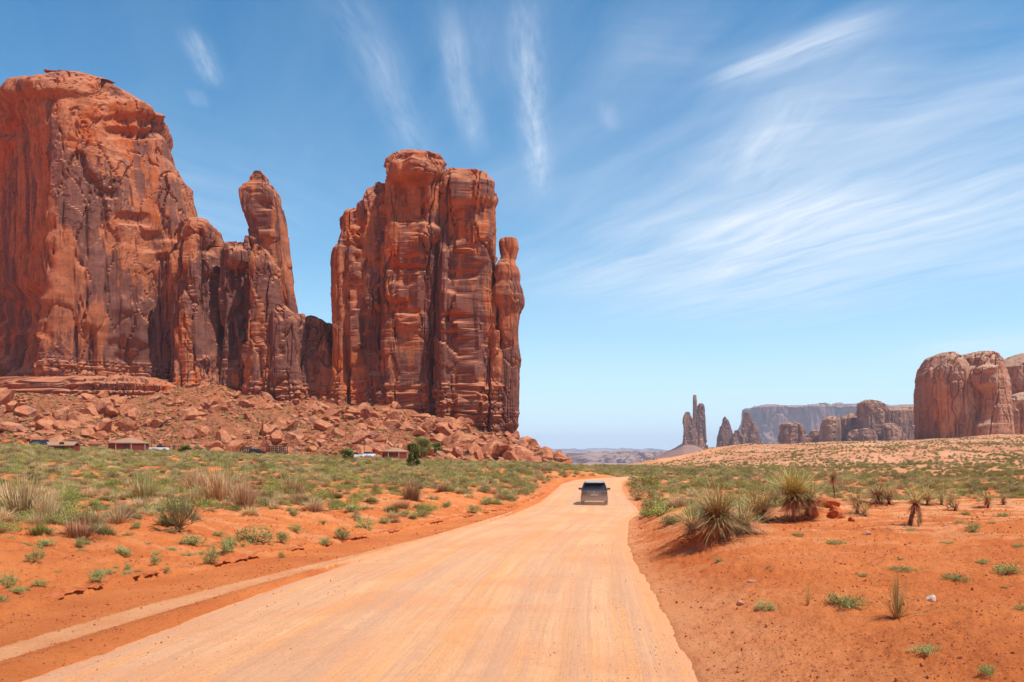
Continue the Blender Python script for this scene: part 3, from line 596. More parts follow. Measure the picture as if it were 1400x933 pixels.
formation('rock_spire', 'thin totem pole spire with two shorter columns rising beside it', 'spire', 950, 2000, [
    ('column', [(540, 948.2, 952), (544, 947.6, 952.6), (575, 947, 953.5), (600, 945, 955), (622, 942, 958)], 2000, 5.5, dict(seed=1.2, amp=.7)),
    ('column', [(552, 956, 961.5), (556, 953.5, 963.5), (580, 952.5, 964), (600, 951, 965), (622, 949, 968)], 2005, 8, dict(seed=4.2, amp=1.1)),
    ('column', [(563, 936.5, 942), (568, 935, 944), (574, 934, 947), (600, 933, 952), (622, 932, 954)], 2000, 8, dict(seed=7.2, amp=1.1))], R_FAR, 5., **KF)
formation('rock_spire', 'pointed brown spire just right of the thin totem pole', 'spire', 991, 2050, [
    ('column', [(570, 989.5, 992), (576, 988, 995), (585, 985, 999), (597, 982, 1003), (622, 979, 1008)], 2050, 14, dict(seed=2.2, amp=1.1))], R_FAR, 5., **KF)
formation('rock_spire', 'stepped brown spire in front of the left end of the blue mesa', 'spire', 1022, 2050, [
    ('column', [(564, 1017.5, 1023), (570, 1016, 1025), (580, 1015, 1029), (600, 1012, 1034), (622, 1008, 1038)], 2050, 14, dict(seed=5.2, amp=1.1)),
    ('column', [(578, 1029, 1033), (586, 1027, 1036), (600, 1024, 1040), (622, 1020, 1045)], 2040, 10, dict(seed=8.2, amp=1.1)),
    ('column', [(588, 1005, 1010), (596, 1002, 1014), (622, 998, 1020)], 2030, 10, dict(seed=8.9, amp=1.1))], R_FAR, 5., **KF)
KM = dict(base_z=-20, base_h=6, dz=1.6, dt=1.6, k=.6, cap=5)
for lab, px, parts in [
    ('squat dark rock at the left of the distant row', 1082, [('pillar', [(578, 1071, 1085), (581, 1068, 1092), (590, 1067, 1097), (622, 1064, 1100)], 1600, 18, dict(seed=1.3, amp=1.2))]),
    ('low broken rocks between the squat rock and the dark block', 1106, [('pillar', [(589, 1110, 1117), (595, 1106, 1122), (622, 1100, 1126)], 1590, 10, dict(seed=2.3, amp=1.1)), ('pillar', [(594, 1096, 1103), (600, 1093, 1108), (622, 1090, 1112)], 1580, 9, dict(seed=3.3, amp=1.1))]),
    ('dark blocky rock left of the paler rounded one in the distant row', 1134, [('pillar', [(571, 1129, 1145), (574, 1126, 1148), (590, 1122, 1149), (625, 1120, 1152)], 1560, 18, dict(seed=4.3, amp=1.1))]),
    ('pale topped rounded rock left of the tallest in the distant row', 1160, [('pillar', [(567, 1158, 1172), (573, 1150, 1178), (590, 1146, 1180), (625, 1144, 1182)], 1580, 20, dict(seed=5.3, amp=1.1)), ('pillar', [(588, 1166, 1176), (596, 1160, 1180), (625, 1154, 1184)], 1510, 12, dict(seed=6.1, amp=1.1))]),
    ('tallest fluted brown block of the distant row', 1190, [('pillar', [(549, 1178, 1201), (552, 1176, 1206), (562, 1176, 1210), (580, 1176, 1212), (625, 1172, 1216)], 1540, 24, dict(seed=6.3, amp=1.2, flute=1.8, n=4)), ('pillar', [(586, 1180, 1190), (596, 1176, 1196), (625, 1170, 1200)], 1490, 12, dict(seed=6.7, amp=1.1))]),
    ('pale sloping shoulder of rock just left of the big domed butte', 1232, [('pillar', [(558, 1215, 1262), (562, 1206, 1270), (575, 1204, 1276), (625, 1200, 1280)], 1600, 30, dict(seed=7.3, amp=.7, n=2.3)), ('pillar', [(580, 1212, 1224), (590, 1206, 1232), (625, 1200, 1240)], 1500, 16, dict(seed=2.7, amp=1.1))])]:
    formation('rock_outcrop', lab, 'rock', px, 1580, parts, R_FAR, 0., **KM)
formation('flat_mesa', 'long flat topped blue grey mesa far behind the rocks', 'mesa', 1140, 6000, [
    ('cliff', [(555, 1160, 1240), (556.5, 1060, 1300), (558, 1026, 1400), (580, 1024, 1402), (592, 1016, 1410), (606, 996, 1430), (640, 960, 1480)], 6000, 420, dict(seed=1.7, n=5, plates=1.2, flute=2.2)),
    ('cap', [(550.5, 1119, 1135), (552, 1118, 1136.5), (562, 1110, 1145)], 5950, 40, dict(seed=3.9, n=3)),
    ('cap', [(551.5, 1148, 1172), (553.5, 1140, 1190), (562, 1130, 1200)], 5960, 60, dict(seed=4.9, n=3))], R_MESA, -60., base_z=-200, base_h=1, dz=7., dt=7., k=.08, low=1.5)
formation('flat_mesa', 'low pale banded mesa across the valley beyond the road bend', 'mesa', 820, 5200, [
    ('cliff', [(620.5, 700, 905), (622, 640, 930), (626, 600, 935), (629, 560, 945), (636, 500, 960)], 5200, 380, dict(seed=1.8, n=5, plates=1.6, flute=2.5, beds=2.))], R_MESA, -60., base_z=-200, base_h=1, dz=4., dt=8., k=.07)
formation('flat_mesa', 'faint blue mesa on the horizon beyond the road', 'mesa', 820, 15000, [
    ('cliff', [(614.3, 770, 870), (615, 745, 885), (616, 700, 900), (619, 660, 920), (626, 600, 960)], 15000, 900, dict(seed=2.8, n=5))], R_MESA, -60., base_z=-400, base_h=1, dz=9., dt=22., k=.03)

# ------------------------------------------------------------------ boulders
def boulder_mesh(seed, sub=4, flat=.72):
    r = np.random.default_rng(seed); import bmesh
    bm = bmesh.new(); bmesh.ops.create_icosphere(bm, subdivisions=sub, radius=1.0)
    V = np.array([v.co[:] for v in bm.verts])
    for _ in range(15):
        n = r.normal(size=3); n /= np.linalg.norm(n); d = r.uniform(.38, .78); s = V@n-d; V = V-np.outer(np.maximum(s, 0), n)
    V *= np.array([r.uniform(.9, 1.35), r.uniform(.75, 1.1), flat*r.uniform(.8, 1.15)])
    V += (V/np.linalg.norm(V, axis=1)[:, None])*(.05*fbm(V[:, 0]*2+seed, V[:, 1]*2, V[:, 2]*2, o=4)+.02*gn(V[:, 0]*9, V[:, 1]*9, V[:, 2]*9+seed))[:, None]
    V[:, 2] -= V[:, 2].min(); V[:, 2] -= .18
    for v, c in zip(bm.verts, V): v.co = c
    me = bpy.data.meshes.new('boulder'); bm.to_mesh(me); bm.free(); me.materials.append(M_BOULDER); return me
BO = [boulder_mesh(s) for s in range(11, 21)]; BS = [boulder_mesh(s, 2) for s in range(31, 39)]
def put(name, me, loc, sc, rot, label, cat, group=None):
    o = bpy.data.objects.new(name, me); COL.objects.link(o); o.location = loc; o.scale = sc if hasattr(sc, '__len__') else (sc,)*3; o.rotation_euler = rot
    return tag(o, label, cat, group)
big = [  # px, py of the foot, width px, tilt, label
    (612, 629, 37, .1, 0, 'huge rounded pale red boulder standing right of the juniper tree'),
    (607, 600, 46, .55, 3, 'long slab tilting down to the right, above the huge rounded boulder'),
    (671, 606, 34, .45, 4, 'leaning boulder with a dark grey face under the thumb pillar'),
    (493, 606, 44, .25, 2, 'big dark brown domed boulder left of the small red cabin'),
    (497, 621, 38, .15, 5, 'broad arched boulder lying just below the dark domed one'),
    (533, 592, 27, .5, 6, 'flat pale slab lying on the slope above the red cabin'),
    (398, 588, 24, .4, 1, 'dark boulder with split top high above the wooden corral'),
    (441, 588, 32, .2, 3, 'broad layered boulder upslope of the corral, right of the split one'),
    (397, 617, 25, .1, 7, 'low flat boulder beside the wooden corral'),
    (430, 615, 23, .0, 8, 'cleft rounded boulder two places right of the corral'),
    (648, 632, 26, .2, 0, 'pale boulder at the foot of the slope right of the huge rounded one'),
    (762, 634, 30, .2, 9, 'last big boulder at the right tip of the rubble slope'),
    (738, 622, 20, .3, 2, 'pale boulder just left above the last one on the rubble tip'),
    (724, 627, 17, .2, 4, 'dark red boulder in the pile near the tip of the slope'),
    (212, 549, 20, .2, 1, 'rounded red boulder perched highest under the mesa'),
    (174, 565, 31, .35, 6, 'dark angular boulder below the rock benches of the mesa'),
    (131, 573, 29, .2, 0, 'pale rounded boulder left of the dark angular one'),
    (173, 583, 22, .3, 8, 'split boulder directly below the dark angular one'),
    (199, 583, 23, .4, 3, 'upright wedge boulder right of the split one'),
    (187, 601, 23, .1, 5, 'square pale boulder low on the slope above the long red cabin'),
    (322, 612, 22, .1, 7, 'round boulder at the foot of the slope left of the corral'),
    (85, 572, 22, .2, 9, 'flat dark boulder on the slope at far left'),
    (228, 577, 18, .5, 2, 'leaning slab right of the upright wedge boulder'),
    (29, 592, 26, .3, 4, 'pale tilted slab boulder nearest the left edge'),
    (365, 600, 15, .8, 6, 'narrow pale slab standing on end left of the corral'),
    (376, 592, 26, .7, 1, 'long slab leaning against rubble above the corral')]
for px, py, w, tl, k, lab in big:
    x, y, z = hit(px, py, 200); s = w/F*y/2/1.1; r = random.Random(int(px)); sx = s*1.0
    put('boulder', BO[k], (x, y+s*.3, z-.1*s), (sx, sx, sx*1.05), (tl*r.choice((-1, 1))*.5, tl, r.uniform(0, 6.3)), lab, 'boulder')
# many more, biggest ones as things of their own
cand = []
r = random.Random(5)
while len(cand) < 5200:
    px = r.uniform(-120, 778); f = r.random(); top = np.interp(px, BASE_U[:, 0], BASE_U[:, 1]); bot = np.interp(px, [-100, 0, 170, 320, 500, 780], [604, 607, 613, 618, 627, 637])
    if bot-top < 3 and r.random() > .5: continue
    Y = 238+f*86; X = (px-CX)/F*Y
    c = gn(np.array([X*.05]), np.array([Y*.05]), np.array([2.]))[0]
    if px < 250 and f > .75 and r.random() < .7: continue
    lowf = 1.3 if px > 350 else 1.0
    s = min(4.0, .29*lowf*r.paretovariate(1.5))*(1+.7*max(0, c)); 
    if r.random() > .55+1.2*c: continue
    if f > .7: s *= .8
    cand.append((s, X, Y))
cand.sort(reverse=True)
xs = np.array([c[1] for c in cand]); ys = np.array([c[2] for c in cand]); zs = height(xs, ys)
for i in range(270):
    s, X, Y = cand[i]
    put('boulder', BO[r.randrange(10)], (X, Y, zs[i]-.15*s), (s*r.uniform(.9, 1.3), s*r.uniform(.8, 1.1), s*r.uniform(.75, 1.1)), (r.uniform(-.6, .6), r.uniform(-.6, .6), r.uniform(0, 6.3)),
        'angular red boulder in the jumbled rubble slope below the buttes', 'boulder', 'fallen boulders on the rubble slope')

def scatter(name, pts, rots, scs, idx, protos, label=None):
    """many copies of a few meshes as one 'stuff' object"""
    hid = bpy.data.collections.new(name+'_kinds')
    for i, me in enumerate(protos):
        hid.objects.link(bpy.data.objects.new('%s_%02d' % (name, i), me))
    me = bpy.data.meshes.new(name); me.vertices.add(len(pts)); me.vertices.foreach_set('co', np.asarray(pts, np.float32).ravel())
    a = me.attributes.new('rot', 'FLOAT_VECTOR', 'POINT'); a.data.foreach_set('vector', np.asarray(rots, np.float32).ravel())
    a = me.attributes.new('scl', 'FLOAT_VECTOR', 'POINT'); a.data.foreach_set('vector', np.asarray(scs, np.float32).ravel())
    a = me.attributes.new('kid', 'INT', 'POINT'); a.data.foreach_set('value', np.asarray(idx, np.int32))
    me.update(); o = link(name, me)
    g = bpy.data.node_groups.new(name, 'GeometryNodeTree'); g.interface.new_socket('Geometry', in_out='INPUT', socket_type='NodeSocketGeometry'); g.interface.new_socket('Geometry', in_out='OUTPUT', socket_type='NodeSocketGeometry')
    N = g.nodes; L = g.links; gi = N.new('NodeGroupInput'); go = N.new('NodeGroupOutput'); ip = N.new('GeometryNodeInstanceOnPoints'); ci = N.new('GeometryNodeCollectionInfo')
    ci.inputs[0].default_value = hid; ci.inputs['Separate Children'].default_value = True; ci.inputs['Reset Children'].default_value = True
    def na(n, t):
        q = N.new('GeometryNodeInputNamedAttribute'); q.data_type = t; q.inputs[0].default_value = n; return q.outputs['Attribute']
    L.new(gi.outputs[0], ip.inputs['Points']); L.new(ci.outputs[0], ip.inputs['Instance']); ip.inputs['Pick Instance'].default_value = True
    L.new(na('kid', 'INT'), ip.inputs['Instance Index'])
    er = N.new('FunctionNodeEulerToRotation'); L.new(na('rot', 'FLOAT_VECTOR'), er.inputs[0]); L.new(er.outputs[0], ip.inputs['Rotation']); L.new(na('scl', 'FLOAT_VECTOR'), ip.inputs['Scale'])
    L.new(ip.outputs[0], go.inputs[0])
    m = o.modifiers.new('scatter', 'NODES'); m.node_group = g
    tag(o, label, kind='stuff'); return o
n0 = 270; m_ = len(cand)-n0; sc = np.array([[c[0]*random.uniform(.8, 1.3), c[0]*random.uniform(.8, 1.2), c[0]*random.uniform(.6, 1.1)] for c in cand[n0:]])
P_ = np.stack([xs[n0:], ys[n0:], zs[n0:]-.1*sc[:, 0]], 1)
# plus fine rubble
k = 26000; f = rng.random(k); px = rng.uniform(-150, 778, k); Y = 237+f*88; X = (px-CX)/F*Y; ss = .16*(1+rng.pareto(2.2, k)).clip(0, 6)
keep = rng.random(k) < .6+.9*gn(X*.04, Y*.04, 5.); X, Y, ss = X[keep], Y[keep], ss[keep]
P_ = np.vstack([P_, np.stack([X, Y, height(X, Y)], 1)]); sc = np.vstack([sc, np.stack([ss*1.2, ss, ss*.8], 1)])
scatter('rubble', P_, rng.uniform(-.5, .5, (len(P_), 3))*np.array([1, 1, 6.3]), sc, rng.integers(0, 8, len(P_)), BS, 'loose red rubble between the boulders')

# ------------------------------------------------------------------ plants
def leafy(seed, n=420, r=.5, h=.6, leaf=.035, mb=None, twig=40):
    """rounded open shrub: leaf faces in clumps around twig ends, lower leaves darker in tint by kind"""
    q = random.Random(seed); m = mb or MB()
    clumps = []
    for i in range(16):
        a = q.uniform(0, 6.28); e = math.acos(q.uniform(.0, 1)); R_ = q.uniform(.62, 1.0)
        clumps.append((Vector((math.cos(a)*math.sin(e)*r*R_, math.sin(a)*math.sin(e)*r*R_, math.cos(e)*h*R_*.95+.06)), q.random()))
    for c, tn in clumps[:twig]:
        m.tube([(c.x*.1, c.y*.1, -.03), tuple(c*.55), tuple(c)], [.012, .008, .003], 3, .0, cap=False)
    for i in range(n):
        c, tn = q.choice(clumps); p = c+Vector((q.gauss(0, .11), q.gauss(0, .11), q.gauss(0, .085)))*(r/.5)
        if p.z < .01: continue
        d = Vector((q.gauss(0, 1), q.gauss(0, 1), q.gauss(.8, 1))).normalized(); L_ = leaf*q.uniform(.7, 1.6)
        s_ = d.cross(Vector((q.gauss(0, 1), q.gauss(0, 1), q.gauss(0, 1)))).normalized()*L_*.32; t_ = min(1, max(0, .35+.4*tn+q.uniform(-.2, .3)))
        m.add([p, p+d*L_*.5+s_, p+d*L_, p+d*L_*.5-s_], [(0, 1, 2, 3)], t_)
    return m
def tussock(seed, n=260, r=.16, L=.7, w=.010, spread=.75, droop=.5, seg=3):
    q = random.Random(seed); m = MB()
    for i in range(n):
        a = q.uniform(0, 6.28); e = abs(q.gauss(0, spread)); b = (math.cos(a)*r*q.random(), math.sin(a)*r*q.random(), -.03)
        a += q.uniform(-.5, .5); e = min(e, 1.35); tt = q.uniform(.0, .4)
        m.blade(b, (math.cos(a)*math.sin(e), math.sin(a)*math.sin(e), math.cos(e)), L*q.uniform(.5, 1.1), w*q.uniform(.7, 1.3), droop*q.uniform(.3, 1.3), seg, tt, min(1, tt+q.uniform(.3, .7)))
    return m
def broom(seed, n=46, L=1.0):
    """round shrub of forked twigs on one short bare stem"""
    q = random.Random(seed); m = MB(); m.tube([(0, 0, -.05), (.01, 0, .06), (-.01, .01, .16)], [.035, .028, .02], 6, .1)
    for i in range(n):
        a = q.uniform(0, 6.28); e = 1.15*math.sqrt(q.random()); d = Vector((math.cos(a)*math.sin(e), math.sin(a)*math.sin(e), math.cos(e)))
        p = Vector((0, 0, .12)); l1 = L*q.uniform(.25, .42); p1 = p+d*l1+Vector((0, 0, -.05*e)); m.tube([p, (p+p1)/2+Vector((0, 0, .02)), p1], [.009, .007, .005], 3, .15, cap=False)
        for j in range(5):
            d2 = (d+Vector((q.gauss(0, .33), q.gauss(0, .33), q.gauss(.22, .2)))).normalized(); p2 = p1+d2*L*q.uniform(.2, .5); m.tube([p1, p2], [.004, .002], 3, .3, cap=False)
            for k in range(16):
                f = q.uniform(.1, 1.05); p3 = p1+(p2-p1)*f; d3 = (d2+Vector((q.gauss(0, .5), q.gauss(0, .5), q.gauss(.2, .4)))).normalized(); m.blade(p3, d3, q.uniform(.03, .07), .010, 0, 1, .4, q.uniform(.5, 1))
    return m
def weed(seed, n=26, L=.4, flat=1.25, leaf=.04):
    n = int(n*1.8); leaf *= .62
    q = random.Random(seed); m = MB()
    for i in range(n):
        a = q.uniform(0, 6.28); e = min(1.5, max(.1, q.gauss(flat, .28))); d = Vector((math.cos(a)*math.sin(e), math.sin(a)*math.sin(e), math.cos(e)*.8+.06)).normalized()
        l = L*q.uniform(.4, 1.1); p = Vector((0, 0, .0)); pts = [p.copy()]
        for s in range(5): d = (d+Vector((q.gauss(0, .16), q.gauss(0, .16), q.gauss(.03, .08)))).normalized(); p = p+d*l/5; pts.append(p.copy())
        m.tube(pts, [.004]*5+[.002], 3, .1, cap=False)
        for k in range(int(80*l/.4)):
            f = q.uniform(.1, 1)*5; j = min(4, int(f)); b = pts[j].lerp(pts[j+1], f-j); dd = Vector((q.gauss(0, 1), q.gauss(0, 1), abs(q.gauss(.6, .6)))).normalized()
            m.blade(b, dd, leaf*q.uniform(.5, 1.3), leaf*.42, 0, 1, .35, q.uniform(.4, 1))
    return m
def yucca_leaves(seed, n=240, L=.6, down=-.25, w=.02):
    q = random.Random(seed); m = MB()
    for i in range(n):
        a = q.uniform(0, 6.28); ce = q.uniform(down, 1)**1.0; se = math.sqrt(max(0, 1-ce*ce)); d = Vector((math.cos(a)*se, math.sin(a)*se, ce)); tt = q.uniform(-.1, .12); dn = max(0, -d.z); L_ = L; jb = Vector((q.gauss(0, .09), q.gauss(0, .09), q.gauss(0, .05)))*L; d = (d+Vector((q.gauss(0, .12), q.gauss(0, .12), q.gauss(0, .12)))).normalized()
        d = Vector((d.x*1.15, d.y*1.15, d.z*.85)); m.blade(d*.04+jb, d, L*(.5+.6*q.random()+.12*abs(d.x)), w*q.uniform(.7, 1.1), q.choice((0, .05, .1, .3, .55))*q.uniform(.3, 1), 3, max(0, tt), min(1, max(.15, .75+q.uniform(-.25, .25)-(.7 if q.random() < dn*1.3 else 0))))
    return m
def yucca_skirt(seed, n=170, L=.55, w=.016):
    q = random.Random(seed); m = MB()
    for i in range(n):
        a = q.uniform(0, 6.28); ce = -q.uniform(.15, .98); se = math.sqrt(1-ce*ce); d = Vector((math.cos(a)*se, math.sin(a)*se, ce)); m.blade(d*.04+Vector((0, 0, -.02)), d, L*q.uniform(.5, 1.), w*q.uniform(.6, 1.1), q.uniform(0, .5), 3, q.random()*.4, q.uniform(.4, 1))
    return m
def mesh_of(m, name, mat, smooth=False): me = m.mesh(name, smooth); me.materials.append(mat); return me
SAGE = [mesh_of(leafy(s, 1500, .5, .55, .045), 'sagebrush', M_SAGE) for s in range(5)]
GREENB = [mesh_of(leafy(s+20, 1500, .5, .5, .042), 'green_shrub', M_GREEN) for s in range(3)]
GT = [mesh_of(tussock(s+90, 420, .26, .52, .016, .85, .35), 'feathery_shrub', M_GREEN if s else M_SAGE) for s in range(3)]
TUS = [mesh_of(tussock(s+40, 620, .24, .62, .014, .95, .8), 'dry_grass_clump', M_STRAW) for s in range(3)]
TWG = [mesh_of(tussock(s+50, 520, .24, .6, .012, 1.0, .4), 'brown_twig_bush', M_TWIG) for s in range(3)]
def matty(seed, n, r, h, leaf, stems, flat):
    m = weed(seed, stems, r*1.0, flat, .022); q = random.Random(seed); cs = []
    for i in range(22):
        a = q.uniform(0, 6.28); R_ = r*math.sqrt(q.random())*q.uniform(.6, 1.05); cs.append((Vector((math.cos(a)*R_*1.1, math.sin(a)*R_*.85, h*q.uniform(.25, 1)*(1-.5*(R_/r)**2))), q.random()))
    for i in range(n):
        c, tn = q.choice(cs); p = c+Vector((q.gauss(0, .045), q.gauss(0, .045), q.gauss(0, .03))); p.z = abs(p.z)
        d = Vector((q.gauss(0, 1), q.gauss(0, 1), q.gauss(.9, .8))).normalized(); m.blade(p, d, leaf*q.uniform(.6, 1.5), leaf*.4, 0, 1, .3+.2*tn, min(1, .45+.35*tn+q.uniform(0, .3)))
    return m
WEED = [mesh_of(matty(s+60, 1100, .34, .13, .03, 9, 1.3), 'green_weed', M_WEED) for s in range(5)]
UPW = [mesh_of(matty(s+70, 1200, .32, .30, .035, 10, .85), 'leafy_green_weed', M_WEED) for s in range(4)]
BROOM = [mesh_of(broom(s+80), 'broom_shrub', M_BROOM) for s in range(2)]

def plant(name, me, px, py, hpx, wpx=None, label='', cat='shrub', group=None, rz=None, mh=.6, mw=1.1, ymin=8, tilt=0):
    x, y, z = hit(px, py, ymin); k = y/F; s = hpx*k/mh; w = (wpx*k/mw) if wpx else s
    return put(name, me, (x, y, z-.02), (w, w, s), (0, tilt, random.uniform(0, 6.28) if rz is None else rz), label, cat, group)
# near plants, each named by look and place
near = [
 ('dry_grass_clump', TUS[0], 30, 708, 66, 110, 'large pale straw clump at the left edge of the bank', 'grass clump'),
 ('dry_grass_clump', TUS[1], 66, 715, 52, 62, 'shaggy straw clump with a green foot right of the pale edge clump', 'grass clump'),
 ('pale_feathery_shrub', GT[0], 198, 684, 52, 66, 'pale grey green bush on the bank above the round broom shrub', 'shrub'),
 ('dry_grass_clump', TUS[2], 300, 685, 56, 86, 'left half of the big tan grass clump on the bank crest', 'grass clump'),
 ('brown_twig_bush', TWG[0], 334, 696, 54, 56, 'drooping brown bush at the right end of the big tan clump', 'shrub'),
 ('dry_grass_clump', TUS[0], 268, 672, 40, 54, 'small tan clump left behind the big tan one', 'grass clump'),
 ('broom_shrub', BROOM[0], 246, 729, 60, 56, 'round broom like shrub on a bare stem in red soil', 'shrub'),
 ('brown_twig_bush', TWG[1], 400, 678, 36, 60, 'dark brown twig bush at the bank crest left of centre', 'shrub'),
 ('brown_twig_bush', TWG[2], 563, 684, 38, 46, 'dark twiggy bush on the bank crest below the juniper', 'shrub'),
 ('brown_twig_bush', TWG[0], 514, 672, 20, 18, 'small round brown bush on the bank left of the twiggy dark one', 'shrub'),
 ('sagebrush', SAGE[3], 890, 702, 32, 30, 'brown grey bush overhanging the right road edge', 'shrub'),
 ('sagebrush', SAGE[0], 872, 682, 22, 26, 'green sage at the bend on the right of the car', 'shrub'),
 ('green_shrub', GREENB[0], 880, 668, 24, 44, 'green shrub row at the inside of the road bend', 'shrub'),
 ('spiky_grass_plant', None, 1226, 846, 68, 50, '', ''),
]
for nm, me, px, py, hh, ww, lab, cat in near:
    if me is None: continue
    mh = {'broom_shrub': .95}.get(nm, .6)
    plant(nm, me, px, py, hh, ww, lab, cat, mh=mh, mw={'broom_shrub': 1.1, 'dry_grass_clump': 1.2, 'brown_twig_bush': 1.1}.get(nm, 1.15))
weeds = [  # px, py, h, w, upright?, label
 (350, 741, 26, 75, 1, 'widest green weed mat on the bank right of the broom shrub'), (312, 756, 34, 34, 1, 'green weed spilling toward the road at the left end of the wide mat'), (385, 742, 22, 30, 1, 'green tuft at the right end of the wide mat'),
 (289, 772, 34, 28, 1, 'green weed low on the bank beneath the broom shrub'), (262, 744, 16, 44, 1, 'thin green weed row trailing from the broom shrub'),
 (12, 804, 32, 26, 1, 'leafy green weed cut by the left edge of the picture'), (134, 796, 26, 32, 1, 'green weed above the crumbling bank edge at left'), (110, 749, 20, 22, 1, 'green tuft midway up the bank left of the broom shrub'),
 (125, 728, 16, 24, 1, 'small weed on the bank above another green tuft'), (170, 759, 18, 36, 1, 'wide low weed on the bank left of the broom shrub'), (212, 772, 18, 20, 1, 'green sprig halfway up the bank below the broom shrub'),
 (175, 780, 14, 14, 1, 'tiny upright sprig near the bank foot'), (228, 783, 10, 12, 1, 'smallest sprig just above the bank foot'), (48, 768, 24, 30, 1, 'thin weed on the bare bank near the left edge'), (62, 746, 14, 30, 1, 'sparse weed on the bare bank further up at left'),
 (186, 722, 12, 22, 1, 'little weed left of the broom shrub stem'), (95, 696, 14, 50, 1, 'green patch below the pale grey bush at left'), (215, 700, 14, 60, 1, 'green mat behind the broom shrub'),
 (445, 746, 16, 24, 1, 'green weed at the bank foot left of the centre'), (468, 738, 22, 34, 1, 'leafy weed on the slope right of another at the bank foot'), (500, 722, 18, 34, 1, 'green mat halfway down the bank left of centre'),
 (525, 716, 14, 26, 1, 'weed tuft on the bank slope left of the dark twiggy bush'), (480, 700, 14, 46, 1, 'pale green patch near the bank crest left of centre'), (402, 706, 14, 26, 1, 'weed on the bank below the dark brown twig bush'),
 (404, 726, 12, 30, 1, 'small weed under the one below the brown twig bush'), (435, 692, 12, 26, 1, 'grey green weed at the crest near the brown bush'), (555, 706, 12, 28, 1, 'green weed below the dark twiggy bush'), (385, 763, 12, 14, 1, 'tiny weed on the crumbling bank edge'),
 (580, 700, 14, 26, 1, 'weed right below the dark twiggy bush'), (610, 694, 12, 24, 1, 'weed on the bank slope right of the dark twiggy bush'), (648, 702, 16, 26, 1, 'green weed nearest the road left of the bend'), (665, 690, 14, 30, 1, 'weed behind the one nearest the road bend'), (690, 682, 14, 24, 1, 'weed on the bank before the road bend'), (722, 676, 16, 24, 1, 'weed at the left side of the road bend'),
 (1155, 828, 22, 66, 0, 'broad flat green mat on red soil left of the spiky grass'), (1330, 727, 17, 34, 1, 'round green weed on the sandy shelf at right'), (1305, 793, 13, 44, 0, 'flat green weed right behind the spiky grass'), (1378, 783, 18, 52, 0, 'green weed at the right edge of the picture'),
 (1141, 744, 9, 32, 0, 'small green mat below the thick yucca'), (1267, 892, 16, 52, 0, 'thin green sprawling weed near the bottom right'), (1352, 921, 18, 34, 0, 'lowest green weed at the bottom right corner'),
 (1395, 833, 10, 22, 0, 'little weed at the right edge lower down'), (1372, 706, 7, 24, 0, 'green mat furthest back on the sandy shelf'), (1090, 733, 7, 26, 0, 'faint green mat between the two big yuccas'), (1294, 744, 6, 24, 0, 'tiny green mat left of the round green weed'), (1244, 725, 5, 22, 0, 'green mat under the leaning yucca'),
 (1232, 779, 8, 44, 0, 'green strip of weeds just behind the spiky grass'), (1393, 748, 8, 22, 0, 'low weed at the right edge above the others')]
for i, (px, py, hh, ww, up, lab) in enumerate(weeds):
    plant('green_weed', (UPW[i % 4] if up else WEED[i % 5]), px, py, hh, ww, lab, 'weed', mh=.38 if up else .22, mw=.72)
# long spiky grasses at the right
def spiky(px, py, hpx, lab, seed, n=80, spread=.45):
    x, y, z = hit(px, py); k = y/F; m = tussock(seed, n, .06, 1., .016, spread, .18, 4); o = m.build('spiky_grass', M_YUC); s = hpx*k/1.02
    o.location = (x, y, z); o.scale = (s, s, s); tag(o, lab, 'grass plant')
spiky(1226, 846, 70, 'tall spiky grass plant standing alone in red soil', 3)
spiky(1161, 831, 30, 'short spiky sprout in front of the flat green mat', 4, 26, .4)
spiky(1104, 828, 32, 'thin spiky sprout left of the flat green mat', 5, 20, .3)
spiky(1256, 720, 30, 'grassy tuft beside the leaning yucca trunk', 6, 30, .4)

# yuccas
def yucca(px, py, headpx, trunkpx, lab, seed, lean=0., skirt=True, leaf=None, trunk_r=.055, headdown=-.25, n=240):
    if headpx < 24: trunk_r = min(trunk_r, .045)
    x, y, z = hit(px, py); k = y/F; T = trunkpx*k; L = headpx*k
    root = empty('yucca', (x, y, z), lab, 'yucca', random.uniform(-.2, .2)); top = Vector((math.sin(lean)*T, 0, max(T, .05)))
    mt = MB(); mt.tube([(0, 0, -.15), (top.x*.3+.02, 0, top.z*.4), (top.x*.8, .02, top.z*.8), tuple(top)], [trunk_r*1.2, trunk_r, trunk_r*1.05, trunk_r*.8], 9, .3); q = random.Random(seed)
    for i in range(int(90*max(T, .3))):
        f = q.random(); p = Vector((top.x*f, 0, top.z*f)); a = q.uniform(0, 6.28); d = Vector((math.cos(a), math.sin(a), -1.2)); mt.blade(p+Vector((math.cos(a), math.sin(a), 0))*trunk_r*.8, d, .12, .02, .3, 2, .2, .9)
    mt.build('trunk', M_TRUNK, root)
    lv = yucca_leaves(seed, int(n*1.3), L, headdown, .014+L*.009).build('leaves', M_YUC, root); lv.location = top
    if skirt: sk = yucca_skirt(seed+1, int(n*1.1), min(max(T*1.15, L*.55), L*1.0), .018).build('dead_leaves', M_SKIRT, root); sk.location = top
    return root
yucca(988, 736, 58, 30, 'largest yucca with a spread head of long leaves at the right road edge', 1, -.25, True, headdown=-.75, n=700)
yucca(946, 728, 40, 8, 'small yucca hiding under the left side of the largest one', 2, -.2, True, headdown=-.2, n=160)
yucca(1036, 712, 54, 10, 'half hidden green yucca behind the largest one', 3, .2, True, n=300)
yucca(1012, 728, 48, 10, 'yucca merging into the right side of the largest one', 21, .3, True, headdown=-.4, n=260)
yucca(1085, 712, 52, 36, 'thick yucca with a brown skirt right of the largest one', 4, 0., True, headdown=-.15, n=560)
yucca(1102, 710, 34, 28, 'smaller skirted yucca pressed against the thick one', 5, .15, True, n=200)
